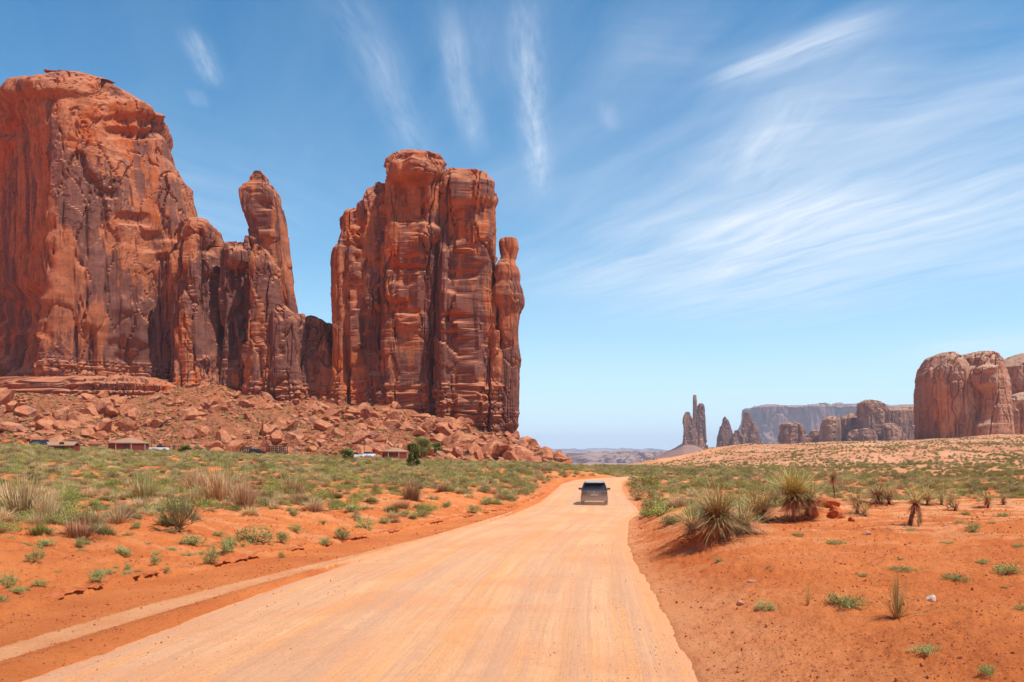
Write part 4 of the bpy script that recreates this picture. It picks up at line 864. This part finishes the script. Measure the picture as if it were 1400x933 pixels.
yucca(1141, 684, 20, 30, 'yucca with a curved bare trunk standing on the rocky red mound', 6, -.08, True, headdown=.0, n=150, trunk_r=.09)
yucca(1172, 702, 30, 16, 'ragged dry yucca right of the rocky red mound', 7, 0., True, n=130)
yucca(1182, 706, 26, 4, 'little green yucca at the foot of the ragged dry one', 8, 0., False, n=80)
yucca(1200, 688, 34, 10, 'green yucca behind the ragged dry one', 9, 0., True, n=200)
yucca(1243, 718, 24, 30, 'leaning yucca on a long bare brown trunk', 10, .28, True, headdown=.15, n=120, trunk_r=.06)
yucca(1258, 716, 14, 24, 'bare stump like yucca stem beside the leaning one', 11, -.1, True, headdown=.2, n=22, trunk_r=.07)
yucca(1268, 690, 27, 6, 'upright green yucca behind the leaning one', 12, 0., False, n=192)
yucca(1287, 690, 20, 7, 'slim yucca between the upright green one and the white stone', 13, 0., False, n=112)
yucca(1300, 693, 22, 7, 'small yucca behind the white stone', 14, 0., True, n=128)
yucca(1306, 698, 17, 3, 'tiny yucca right of the white stone', 15, 0., False, n=80)
yucca(1350, 694, 20, 10, 'thin trunked yucca on the sandy shelf', 16, 0., True, n=128, trunk_r=.04)
yucca(1372, 690, 15, 6, 'short yucca right of the thin trunked one', 17, 0., True, n=96)
yucca(1060, 690, 36, 8, 'dry pale yucca between the two big ones further back', 18, 0., False, n=150)
yucca(1215, 690, 26, 8, 'dense green yucca left of the leaning one', 19, 0., False, n=140)
for px, py, hh, lab in [(1010, 690, 46, 'dead flower stalk rising behind the largest yucca'), (974, 690, 38, 'short dead flower stalk left behind the largest yucca'), (1107, 665, 40, 'dead flower stalk beside the thick yucca')]:
    x, y, z = hit(px, py); L = hh*y/F; m = MB(); m.tube([(0, 0, -.1), (.02, 0, L*.5), (.0, .02, L)], [.014, .012, .007], 5, .5); q = random.Random(px)
    for i in range(14): f = q.uniform(.55, 1); a = q.uniform(0, 6.28); m.blade((0, 0, L*f), (math.cos(a), math.sin(a), .6), .07, .03, .2, 1, .4, .8)
    o = m.build('flower_stalk', M_SKIRT); o.location = (x, y, z); tag(o, lab, 'stalk')

# stones in the red soil at right
M_STONE = NT('pinkish_stone', .9, .15); _v = M_STONE.coord('World'); M_STONE.col(M_STONE.mix(M_STONE.mr(M_STONE.noise(_v, 6, 5), .35, .65), (.46, .20, .13), (.60, .32, .21))).bump(M_STONE.noise(_v, 20, 6, .7), .02, .8); M_STONE = M_STONE.m
M_WHITE = flat_mat('white_stone', (.58, .46, .36), .85)
for px, py, w, mat, k, lab in [(1186, 731, 21, M_STONE, 0, 'pyramid shaped pink stone below the ragged yucca'), (1273, 822, 17, M_WHITE, 3, 'pale stone right of the tall spiky grass'), (1012, 826, 14, M_STONE, 5, 'dark red stone near the right road edge'),
                               (1297, 695, 7, M_WHITE, 2, 'small white stone on the sandy shelf'), (1032, 795, 22, M_STONE, 6, 'flat pink slab half buried beside the road edge'), (1292, 719, 7, M_STONE, 4, 'small dark stone right of the leaning yucca')]:
    x, y, z = hit(px, py); s = w*y/F/2.1; me = BO[k].copy(); me.materials.clear(); me.materials.append(mat)
    put('stone', me, (x, y, z-.1*s), (s, s, s*(.25 if 'slab' in lab else 1.15)), (.1, .1, px), lab, 'stone')
# crumbling red soil blocks on the mound between the yuccas
M_CLOD = NT('red_clod', .95, .1); _v = M_CLOD.coord('World'); M_CLOD.col(M_CLOD.mix(M_CLOD.mr(M_CLOD.noise(_v, 4, 6, .7), .35, .65), (.44, .10, .035), (.60, .18, .06))).bump(M_CLOD.noise(_v, 9, 7, .7), .06, 1.); M_CLOD = M_CLOD.m
CL = [b.copy() for b in BO[:5]]
for c in CL: c.materials.clear(); c.materials.append(M_CLOD)
for i, (px, py, w) in enumerate([(1120, 700, 26), (1106, 706, 20), (1132, 694, 28), (1122, 688, 20), (1142, 699, 18), (1112, 690, 16), (1136, 706, 14), (1098, 710, 12), (1150, 708, 12), (1165, 712, 10)]):
    x, y, z = hit(px, py); s = 1.7*w*y/F/2.1; put('soil_block', CL[i % 5], (x, y, z-.25*s), (s, s, s*.9), (.3, .2, i*1.3), 'crumbling red earth block in the mound between the yuccas', 'earth block', 'earth blocks of the yucca mound')

# brush fields: the nearest 300 are things, the rest one mass
def scat_field():
    pts = []; q = rng
    n = 84000; Y = np.exp(q.uniform(math.log(22), math.log(255), n)); u = q.uniform(-160, 1500, n); X = (u-CX)/F*Y
    # density in true area would follow Y^2: thin out near ones
    w = (Y/255)**1.35; keep = q.random(n) < w; X, Y, u = X[keep], Y[keep], u[keep]
    d = c_ft(Y)-X; dr = X-c_rr(Y); cl = fbm(X*.07, Y*.07, 9., o=3)
    left = (d > 5.2+3.5*gn(X*.1, Y*.1)) & (u < 790) & (Y < 240+3*gn(X*.1, Y*.1, 3.)) & (q.random(len(X)) < .88+.8*cl)
    leftn = (d > 1.0) & (d <= 8) & (Y > 34) & (q.random(len(X)) < .55+.9*cl)
    Yh = np.interp(u, [800, 900, 1150, 1400, 2000], [250, 205, 135, 108, 100])
    right = (dr > .7) & (Y > 44+18*sst(900, 1300, u)) & (Y < Yh+14*gn(X*.05, Y*.05)) & (u > 780) & (q.random(len(X)) < .75+.9*cl)
    rn = (dr > .5) & (dr < 7) & (Y > 30) & (Y <= 50) & (q.random(len(X)) < .5)
    beyond = (Y > 128) & (u > 700) & (u < 900)
    road_ = (X > c_ft(Y)-.5) & (X < c_rr(Y)+.5) & (Y < 127)
    k = (left | leftn | right | rn | beyond) & ~road_
    X, Y = X[k], Y[k]; o = np.argsort(Y); return X[o], Y[o]
FX, FY = scat_field(); FZ = height(FX, FY); n = len(FX); print('brush', n)
PROT = SAGE+GREENB+TUS+TWG+GT
kid = rng.choice(len(PROT), n, p=np.array([.075]*5+[.07]*3+[.06]*3+[.04]*3+[.06]*3)/np.sum([.075]*5+[.07]*3+[.06]*3+[.04]*3+[.06]*3))
_nr = (FY < 62) & (kid < 5); kid[_nr] = rng.choice([5, 6, 8, 9, 11, 12, 14, 14, 15, 16], _nr.sum())
sz = rng.lognormal(math.log(.95), .28, n).clip(.5, 1.9)*np.interp(FY, [25, 60, 120, 250], [.72, .78, .95, 1.15])
NM = ['sagebrush']*5+['green_shrub']*3+['dry_grass_clump']*3+['brown_twig_bush']*3+['feathery_shrub']*3
LB = {'feathery_shrub': ('feathery upright green shrub in the open brush field', 'shrub', 'feathery shrubs of the brush fields'), 'sagebrush': ('grey green sagebrush in the open brush field', 'shrub', 'sagebrush of the brush fields'), 'green_shrub': ('bright green low shrub in the open brush field', 'shrub', 'green shrubs of the brush fields'),
      'dry_grass_clump': ('straw coloured grass clump in the open brush field', 'grass clump', 'straw clumps of the brush fields'), 'brown_twig_bush': ('brown twiggy bush in the open brush field', 'shrub', 'twig bushes of the brush fields')}
NI = min(520, n)
for i in range(NI):
    nm = NM[kid[i]]; s = float(sz[i]); put(nm, PROT[kid[i]], (FX[i], FY[i], FZ[i]-.03), (s*1.15, s*1.15, s*random.uniform(.75, 1.0)), (0, 0, random.uniform(0, 6.28)), *LB[nm])
m = n-NI; s = sz[NI:]
scatter('brush_field', np.stack([FX[NI:], FY[NI:], FZ[NI:]-.03], 1), np.stack([np.zeros(m), np.zeros(m), rng.uniform(0, 6.28, m)], 1), np.stack([s*1.15, s*1.15, s*rng.uniform(.7, 1.0, m)], 1), kid[NI:], PROT, 'low grey green brush covering the flats')
# low grass and seedlings between them on the left bank
n = 9000; Y = np.exp(rng.uniform(math.log(13), math.log(120), n)); u = rng.uniform(-160, 1500, n); X = (u-CX)/F*Y; d = c_ft(Y)-X; dr = X-c_rr(Y); cl = fbm(X*.25, Y*.25, 3., o=3)
thr = np.where(d > 0, .10+.5*sst(3, 9, d)*sst(20, 32, Y), .015)
k = ((d > .3) | (dr > 1.)) & (rng.random(n) < thr*(1+2.2*cl)); X, Y = X[k], Y[k]; m = len(X); s = rng.uniform(.2, .75, m)
scatter('seedlings', np.stack([X, Y, height(X, Y)-.01], 1), np.stack([np.zeros(m), np.zeros(m), rng.uniform(0, 6.28, m)], 1), np.stack([s, s, s*.8], 1), rng.integers(0, 9, m), WEED+UPW, 'scattered small green seedlings')
# shrub dots on the sand hill
n = 70000; Y = np.exp(rng.uniform(math.log(100), math.log(660), n)); u = rng.uniform(820, 1560, n); X = (u-CX)/F*Y; Yh = np.interp(u, [800, 900, 1150, 1400, 2000], [260, 210, 135, 105, 100])
dn = np.exp(-((u-930)/55)**2)*sst(280, 400, Y); cl = fbm(X*.03, Y*.03, 7., o=3)
k = (Y > Yh-5) & (rng.random(n) < (.40+.35*cl)*(1-dn)*np.clip(Y/400, .3, 1)); X, Y = X[k], Y[k]; m = len(X); s = rng.lognormal(math.log(.6), .33, m).clip(.5, 3)
scatter('hill_brush', np.stack([X, Y, height(X, Y)-.05], 1), np.stack([np.zeros(m), np.zeros(m), rng.uniform(0, 6.28, m)], 1), np.stack([s, s, s*1.1], 1), rng.integers(0, 8, m), SAGE+GREENB, 'sparse dark brush dotting the sandy hill')
# green specks on the talus
n = 1500; f = rng.random(n); u = rng.uniform(-100, 770, n); Y = 238+f*86; X = (u-CX)/F*Y; s = rng.uniform(.5, 1.4, n)
scatter('slope_brush', np.stack([X, Y, height(X, Y)], 1), np.stack([np.zeros(n), np.zeros(n), rng.uniform(0, 6.28, n)], 1), np.stack([s, s, s], 1), rng.integers(0, 8, n), SAGE+GREENB, 'small brush growing among the rubble')
# pebbles
n = 22000; Y = np.exp(rng.uniform(math.log(7), math.log(60), n)); u = rng.uniform(-150, 1550, n); X = (u-CX)/F*Y; onr = (X > c_rl(Y)) & (X < c_rr(Y)); s = .010*(1+rng.pareto(2.6, n)).clip(0, 5)*np.where(onr, .45, .9); k = rng.random(n) < np.where(onr, .6, .9)
X, Y, s = X[k], Y[k], s[k]; onr = onr[k]; Z = np.where(onr, zroad(Y)+.045, height(X, Y)); m = len(X)
scatter('pebbles', np.stack([X, Y, Z], 1), rng.uniform(-3, 3, (m, 3)), np.stack([s, s, s*.8], 1), rng.integers(0, 8, m), BS, 'loose pebbles on soil and road')

# soil crumbs and the broken crust along the bank
CR = []
for i in range(5): c = BS[i].copy(); c.materials.clear(); c.materials.append(M_CLOD); CR.append(c)
n = 80000; Y = np.exp(rng.uniform(math.log(7.5), math.log(55), n)); u = rng.uniform(-150, 1550, n); X = (u-CX)/F*Y
offr = ((X < c_rl(Y)-.05) & ~((X > c_sl(Y)) & (X < c_sr(Y)))) | (X > c_rr(Y)+.1); k = offr & (rng.random(n) < .5+.7*fbm(X*.5, Y*.5, 2., o=3)); X, Y = X[k], Y[k]; m = len(X)
s = .0075*(1+rng.pareto(2.6, m)).clip(0, 5)*(Y/12)**.6
scatter('soil_crumbs', np.stack([X, Y, height(X, Y)], 1), rng.uniform(-3, 3, (m, 3)), np.stack([s, s, s*.8], 1), rng.integers(0, 5, m), CR, 'red soil crumbs strewn over bank and flat')
def crust():
    Y = np.arange(11.5, 75, .045); e = c_ft(Y)+.22*0
    # outer lip, a few cm thick, ragged, hanging over the foot of the bank
    wob = .22*gn(e*.9, Y*.9, Y*0+1.7)+.12*gn(e*3.5, Y*3.5, Y*0+5.1); edge = e+wob
    jag = .07*gn(Y*1.1, Y*0, 3.)+.06*gn(Y*4.3, Y*0, 8.)+.03*gn(Y*13, Y*0, 8.); out = edge+.015+jag*.8; gap = gn(Y*.55, Y*0, 5.)+.5*gn(Y*2.1, Y*0, 2.)
    keep = gap > .10; inn = edge-.45; zt = height(edge-.2, Y)+.012; th = .028+.014*gn(Y*2, Y*0, 1.); zi = height(inn, Y)-.02
    out = np.where(keep, out, edge-.12); zo = np.where(keep, zt-.015, zt-.12)
    rows = [np.stack([inn, Y, zi], 1), np.stack([(inn+edge)/2, Y, zt+.006*gn(Y*9, Y*0)], 1), np.stack([out-.03, Y, zo+.008*gn(Y*14, Y*0)], 1), np.stack([out, Y, zo-th*.5], 1), np.stack([out-.03, Y, zo-th], 1), np.stack([edge-.2, Y, zo-th-.01], 1)]
    P = np.stack(rows, 0); me = raw_mesh('bank_crust', P.reshape(-1, 3), gridq(6, len(Y)), False); tag(link('bank_crust', me, M_CLOD), kind='structure')
crust()

# junipers
def juniper(px, py, hpx, wpx, lab, seed, name='juniper_tree', yb=200):
    x, y, z = hit(px, py, yb); k = y/F; Hh = hpx*k; Wd = wpx*k; root = empty(name, (x, y, z), lab, 'tree' if 'tree' in name else 'shrub'); q = random.Random(seed)
    tr = MB(); cr = MB(); tips = []
    tr.tube([(0, 0, -.3), (.05*Wd, 0, Hh*.3), (0, .05*Wd, Hh*.75)], [.05*Wd, .04*Wd, .015*Wd], 7, .4)
    for i in range(14):
        a = q.uniform(0, 6.28); f = q.uniform(.04, .65); e = q.uniform(.25, .48)*Wd*(1-.5*f); b = Vector((0, 0, Hh*f)); t_ = b+Vector((math.cos(a)*e, math.sin(a)*e, Hh*q.uniform(.08, .3)))
        tr.tube([tuple(b), tuple(b.lerp(t_, .5)+Vector((0, 0, -.05*Hh))), tuple(t_)], [.02*Wd, .014*Wd, .006*Wd], 5, .4); tips.append((t_, q.random()))
    tips += [(Vector((q.gauss(0, .08)*Wd, q.gauss(0, .08)*Wd, Hh*q.uniform(.75, .95))), q.random()) for _ in range(4)]
    for i in range(6000):
        c, tn = q.choice(tips); p = c+Vector((q.gauss(0, .09)*Wd, q.gauss(0, .09)*Wd, q.gauss(0, .06)*Hh)); d = Vector((q.gauss(0, 1), q.gauss(0, 1), q.gauss(.5, 1))).normalized(); cr.blade(p, d, q.uniform(.2, .42), .16, 0, 1, .2+.4*tn, min(1, .4+.5*tn+q.uniform(-.1, .2)))
    tr.build('trunk', M_TRUNK, root); cr.build('crown', M_JUN, root)
juniper(576, 627, 29, 30, 'taller green juniper tree beside the small red cabin', 1)
juniper(565, 645, 32, 18, 'darker narrow juniper in front of the taller one', 2, yb=120)
juniper(475, 632, 17, 16, 'small round juniper bush left of the small red cabin', 3, 'juniper_bush', 150)
juniper(253, 621, 12, 16, 'small juniper bush right of the long red cabin', 4, 'juniper_bush', 150)
juniper(597, 618, 12, 14, 'little juniper bush at the right foot of the taller tree', 5, 'juniper_bush', 150)

# ------------------------------------------------------------------ homestead
M_RWALL = flat_mat('dark_red_wall', (.20, .030, .016)); M_ROOF = flat_mat('tan_earth_roof', (.38, .21, .12), .9); M_WOOD = flat_mat('grey_wood', (.09, .06, .05), .9); M_POST = flat_mat('pale_post', (.5, .36, .28), .8)
M_DOOR = flat_mat('dark_door', (.07, .03, .025)); M_CAR1 = flat_mat('dark_blue_paint', (.03, .04, .075), .3, .3, .5); M_CARW = flat_mat('white_paint', (.75, .76, .78), .35, 0, .5); M_GLS = flat_mat('dark_glass', (.02, .025, .03), .1, 0, .6); M_TYRE = flat_mat('tyre_rubber', (.02, .018, .017), .9)
M_METAL = flat_mat('dull_metal', (.3, .29, .28), .5, .6)
def hogan(px, py, wpx, wallpx, roofpx, lab, sides=8, depthf=1., door=0.):
    x, y, z = hit(px, py, 150); k = y/F; w = wpx*k/2; wh = wallpx*k*1.02; rh = roofpx*k; root = empty('cabin', (x, y+w*.5, z), lab, 'cabin')
    a = [math.pi*2*(i+.5)/sides for i in range(sides)]; P = [(math.cos(t)*w/math.cos(math.pi/sides), math.sin(t)*w*depthf/math.cos(math.pi/sides)) for t in a]
    m = MB(); m.add([(p[0], p[1], -1.) for p in P]+[(p[0], p[1], wh) for p in P], [(i, (i+1) % sides, (i+1) % sides+sides, i+sides) for i in range(sides)]); m.build('wall', M_RWALL, root)
    m = MB(); e = 1.07; m.add([(p[0]*e, p[1]*e, wh-.15) for p in P]+[(p[0]*e, p[1]*e, wh+.08) for p in P]+[(p[0]*.18, p[1]*.18, wh+rh) for p in P]+[(0, 0, wh+rh+.1)],
        [(i, (i+1) % sides, (i+1) % sides+sides, i+sides) for i in range(sides)]+[(i+sides, (i+1) % sides+sides, (i+1) % sides+2*sides, i+2*sides) for i in range(sides)]+[(i+2*sides, (i+1) % sides+2*sides, 3*sides) for i in range(sides)]+[tuple(range(sides-1, -1, -1))])
    rf = m.build('roof', M_ROOF, root); MB().tube([(0, 0, wh+rh-.1), (0, 0, wh+rh+.9)], .12, 8).build('chimney', M_METAL, rf)
    for i in range(sides):
        if P[i][1] < w*.3*depthf: MB().tube([(P[i][0]*1.01, P[i][1]*1.01, -.5), (P[i][0]*1.01, P[i][1]*1.01, wh-.16)], .11, 6).build('corner_post', M_POST, root)
    yf = -w*depthf
    dr = MB().box((door*w, yf-.03, 1.0), (.95, .08, 2.0)).build('door', M_DOOR, root); return root
hogan(170, 617, 50, 11, 7, 'long low dark red cabin with a tan roof and chimney', 8, .6, .12)
hogan(539, 628, 34, 10, 5, 'small eight sided red cabin with pale corner posts by the juniper', 8, .9, -.2)
def shed():
    x, y, z = hit(80, 617, 150); k = y/F; w = 34*k; h = 7*k; root = empty('cabin', (x, y+2, z), 'small red cabin with a broad pale gable roof at far left', 'cabin', .1)
    MB().box((0, 0, h/2-.4), (w*.95, w*.6, h+.8)).build('wall', M_RWALL, root); m = MB(); a, b, r0 = w*.52, w*.36, h+.0
    m.add([(-a, -b, r0), (a, -b, r0), (a, b, r0), (-a, b, r0), (-a, 0, r0+5*k), (a, 0, r0+5*k), (-a, -b, r0+.2), (a, -b, r0+.2), (a, b, r0+.2), (-a, b, r0+.2), (-a, 0, r0+5*k+.2), (a, 0, r0+5*k+.2)],
          [(0, 1, 5, 4), (2, 3, 4, 5), (6, 10, 11, 7), (8, 11, 10, 9), (0, 6, 7, 1), (2, 8, 9, 3), (0, 4, 10, 6), (3, 9, 10, 4), (1, 7, 11, 5), (2, 5, 11, 8)]); m.build('roof', M_ROOF, root)
    MB().box((.2, -w*.3-.03, .9), (.9, .07, 1.8)).build('door', M_DOOR, root)
shed()

def vehicle(root, L, Wd, Ht, prof, cab, body_mat, glass_mat, lights=True, wheel_r=.36):
    """prof: side outline (x, z) of the body; cab: outline of the glasshouse; x forward"""
    def loft(outl, w0, w1, z0, z1, mb, bev=.05):
        # slab lofted across the width with tucked-in shoulders
        secs = [(-1, .93), (-.93, 1.0), (-.5, 1.0), (.5, 1.0), (.93, 1.0), (1, .93)]; vs = []; n = len(outl); cx = sum(p[0] for p in outl)/n; cz = sum(p[1] for p in outl)/n
        for s, sc_ in secs:
            for (px, pz) in outl:
                f = (pz-z0)/(z1-z0) if z1 > z0 else 0; hw = w0+(w1-w0)*min(1, max(0, f)); vs.append((cx+(px-cx)*(1-(1-sc_)*.35), s*hw, cz+(pz-cz)*(1-(1-sc_)*.55)))
        fs = [(i*n+j, i*n+(j+1) % n, (i+1)*n+(j+1) % n, (i+1)*n+j) for i in range(len(secs)-1) for j in range(n)]+[tuple(range(n-1, -1, -1)), tuple(range((len(secs)-1)*n, len(secs)*n))]
        mb.add(vs, fs); return mb
    b = loft(prof, Wd/2, Wd/2*.93, .5, 1.05, MB()).build('body', body_mat, root, False)
    g = loft(cab, Wd/2*.93, Wd/2*.74, cab[0][1], Ht, MB()).build('window_band', glass_mat, root, False)
    return b, g
def wheel(root, x, y, r):
    w = MB(); w.tube([(x, y-.11, r), (x, y+.11, r)], r, 18); o = w.build('wheel', M_TYRE, root, False)
    MB().tube([(x, y-.125, r), (x, y+.125, r)], r*.6, 12).build('rim', M_METAL, o)
SUVP = [(-2.25, .42), (-2.32, .62), (-2.30, .95), (-2.18, 1.08), (-1.0, 1.12), (.75, 1.10), (1.9, .98), (2.25, .80), (2.32, .5), (2.2, .36), (1.8, .34), (-1.9, .34)]
SUVC = [(-2.14, 1.07), (-1.86, 1.58), (-1.6, 1.66), (.0, 1.66), (.35, 1.6), (1.1, 1.09)]
M_DUST_HAZE = NT('dark_paint_dust_haze', .38, .5); _v = M_DUST_HAZE.coord('Object'); _s = M_DUST_HAZE.N.new('ShaderNodeSeparateXYZ'); M_DUST_HAZE.L.new(_v, _s.inputs[0])
_d = M_DUST_HAZE.math('MULTIPLY', M_DUST_HAZE.mr(M_DUST_HAZE.math('ADD', _s.outputs[2], M_DUST_HAZE.math('MULTIPLY', M_DUST_HAZE.noise(_v, 3, 5), .5)), .55, 1.35, 1, .10), .6)  # browner towards the bottom: dust, plus heat-shimmer haze put into the colour
M_DUST_HAZE.col(M_DUST_HAZE.mix(_d, (.035, .035, .045), (.36, .20, .13))); M_DUST_HAZE.L.new(M_DUST_HAZE.mr(_d, 0, .7, .25, .85), M_DUST_HAZE.b.inputs['Roughness']); M_DUST_HAZE = M_DUST_HAZE.m
def main_car():
    X, Y = px2road(817, 692); root = empty('car', (X, Y+2.2, float(zroad(Y+2))+.02), 'dark dusty estate car driving away along the dirt road', 'car', math.radians(90-6))
    b, g = vehicle(root, 4.7, 1.95, 1.68, SUVP, SUVC, M_DUST_HAZE, M_GLS)
    roof = MB(); roof.add([(-1.95, -.66, 1.655), (-1.95, .66, 1.655), (.1, .66, 1.68), (.1, -.66, 1.68), (-1.93, -.7, 1.60), (-1.93, .7, 1.60), (.15, .7, 1.62), (.15, -.7, 1.62)], [(3, 2, 1, 0), (0, 1, 5, 4), (1, 2, 6, 5), (2, 3, 7, 6), (3, 0, 4, 7)]).build('roof', flat_mat('sky_tinted_roof_paint', (.06, .08, .12), .12, .4, .6), root)  # roof colour carries a painted blue sky reflection
    MB().box((-2.0, 0, 1.63), (.28, 1.25, .05)).build('spoiler', M_DUST_HAZE, root)
    for s in (-1, 1):
        MB().box((-2.315, s*.70, .93), (.06, .42, .16)).build('tail_light', flat_mat('red_lens', (.09, .012, .010), .25, 0, .5), root)
        MB().box((.62, s*1.06, 1.10), (.16, .24, .15)).build('wing_mirror', M_DUST_HAZE, root)
        MB().box((-2.34, s*.6, .40), (.05, .16, .07)).build('exhaust_tip', M_METAL, root)
        MB().tube([(-1.75, s*.63, 1.71), (0, s*.63, 1.73)], .022, 6).build('roof_rail', M_METAL, root)
        for wx in (-1.38, 1.4): wheel(root, wx, s*.84, .36)
    for sy in (-1, 1):  # side pillars over the glass
        m = MB(); m.tube([(-2.13, sy*.90, 1.08), (-1.88, sy*.72, 1.60)], .05, 6); m.tube([(-.9, sy*.9, 1.1), (-.95, sy*.72, 1.62)], .04, 6); m.build('pillar', M_DUST_HAZE, root)
    MB().box((-2.335, 0, .50), (.10, 1.86, .26)).build('bumper', M_DUST_HAZE, root)
    MB().box((-2.335, 0, .80), (.03, .50, .13)).build('number_plate', flat_mat('plate', (.32, .28, .25), .5), root)
    MB().tube([(-2.33, 0, .97), (-2.35, 0, .97)], .07, 14).build('badge', M_METAL, root)
main_car()
def far_car(px, py, lab, mat, rz, truck=False):
    x, y, z = hit(px, py, 150); root = empty('parked_car', (x, y, z), lab, 'pickup truck' if truck else 'car', rz)
    P = [(-2.6, .4), (-2.65, .9), (-2.6, 1.05), (.4, 1.05), (1.7, 1.0), (2.4, .9), (2.5, .4), (2.2, .3), (-2.3, .3)] if truck else SUVP; Cc = [(-.6, 1.04), (-.5, 1.7), (.7, 1.7), (1.3, 1.04)] if truck else SUVC
    vehicle(root, 5, 1.9, 1.7, P, Cc, mat, M_GLS)
    for s in (-1, 1):
        for wx in (-1.5, 1.5): wheel(root, wx, s*.84, .38)
far_car(54, 609, 'dark blue car parked at far left beside another', M_CAR1, .3); far_car(62, 609.5, 'white nosed pickup parked just left of the gable cabin', M_CARW, 2.9, True)
far_car(104, 610, 'dark car parked right of the gable cabin', M_CAR1, .1); far_car(218, 617, 'white pickup parked right of the long red cabin', M_CARW, .2, True)
far_car(352, 622, 'black car parked left of the corral', flat_mat('black_paint', (.02, .02, .022), .4), .0); far_car(487, 627, 'white car parked behind the small juniper bush', M_CARW, .1); far_car(505, 626, 'white car half hidden left of the small red cabin', M_CARW, 1.3)
def corral(px, py, wpx, hpx, lab, roof=False, dep=4, rails=4):
    x, y, z = hit(px, py, 150); k = y/F; w = wpx*k; h = hpx*k; root = empty('corral' if not roof else 'shelter', (x, y, z), lab, 'corral' if not roof else 'shelter', .12)
    for i in range(5):
        for yy in (0, dep):
            xx = -w/2+w*i/4; MB().tube([(xx, yy, -.4), (xx, yy, h)], .17, 6).build('post', M_WOOD, root)
    m = MB()
    for j in range(rails):
        zz = h*(.25+.72*j/(rails-1))
        for yy in (0, dep): m.box((0, yy-.2, zz), (w, .08, .22))
        for xx in (-w/2, w/2): m.box((xx, dep/2, zz), (.08, dep, .14))
    m.build('rails', M_WOOD, root)
    if roof: m = MB().box((0, dep/2, h+.15), (w*1.05, dep*1.15, .3)); m.build('roof', M_WOOD, root)
corral(379, 622, 21, 12, 'tall dark timber corral at the edge of the brush field'); corral(335, 621, 12, 8, 'small dark timber shelter left of the black car', True, 3, 2); corral(232, 616, 24, 6, 'low grey fence pen right of the long red cabin', False, 5, 2)
for px, py, hh, lab in [(207, 616, 18, 'tall thin pole with a lamp head right of the long red cabin'), (498, 625, 20, 'leaning bare wooden pole left of the small red cabin'), (347, 621, 9, 'short post beside the black car')]:
    x, y, z = hit(px, py, 150); L = hh*y/F; root = empty('pole', (x, y, z), lab, 'pole'); MB().tube([(0, 0, -.5), (0, 0, L)], [.11, .08], 7).build('shaft', M_WOOD, root)
    MB().box((.15, 0, L+.1), (.7, .3, .28)).build('head', M_METAL, root)

# ------------------------------------------------------------------ air
def dust():
    X, Y = px2road(817, 692); m = bpy.data.materials.new('dust_air'); m.use_nodes = True; N = m.node_tree.nodes; L = m.node_tree.links; N.clear()
    out = N.new('ShaderNodeOutputMaterial'); v = N.new('ShaderNodeVolumePrincipled'); v.inputs['Color'].default_value = (1., .72, .5, 1); v.inputs['Density Attribute'].default_value = ''
    tc = N.new('ShaderNodeTexCoord'); ln = N.new('ShaderNodeVectorMath'); ln.operation = 'LENGTH'; L.new(tc.outputs['Object'], ln.inputs[0]); mr = N.new('ShaderNodeMapRange'); L.new(ln.outputs['Value'], mr.inputs[0])
    mr.inputs[1].default_value = .15; mr.inputs[2].default_value = 1.; mr.inputs[3].default_value = .13; mr.inputs[4].default_value = 0.; L.new(mr.outputs[0], v.inputs['Density']); L.new(v.outputs[0], out.inputs['Volume'])
    import bmesh
    bm = bmesh.new(); bmesh.ops.create_icosphere(bm, subdivisions=3, radius=1.); me = bpy.data.meshes.new('dust_cloud'); bm.to_mesh(me); bm.free(); me.materials.append(m)
    o = link('dust_cloud', me); o.scale = (2.9, 3.6, 1.25); o.location = (X, Y-.6, float(zroad(Y))+.25); tag(o, 'thin dust raised behind the car', kind='stuff')
dust()
def haze():
    z0, z1 = -160., 390.; X0, X1, Y0, Y1 = -19000, 19000, -19000, 19000
    o = MB().box(((X0+X1)/2, (Y0+Y1)/2, (z0+z1)/2), (X1-X0, Y1-Y0, z1-z0)).mesh('haze'); m = bpy.data.materials.new('air'); m.use_nodes = True; N = m.node_tree.nodes; N.clear()
    out = N.new('ShaderNodeOutputMaterial'); v = N.new('ShaderNodeVolumePrincipled'); v.inputs['Color'].default_value = (.62, .80, 1., 1); v.inputs['Density'].default_value = 6.8e-5; v.inputs['Anisotropy'].default_value = 0.0; v.inputs['Density Attribute'].default_value = ''; v.inputs['Temperature Attribute'].default_value = ''; m.cycles.homogeneous_volume = True
    m.node_tree.links.new(v.outputs[0], out.inputs['Volume']); o.materials.append(m); tag(link('haze', o), 'thin blue air over the desert', kind='stuff')
haze()
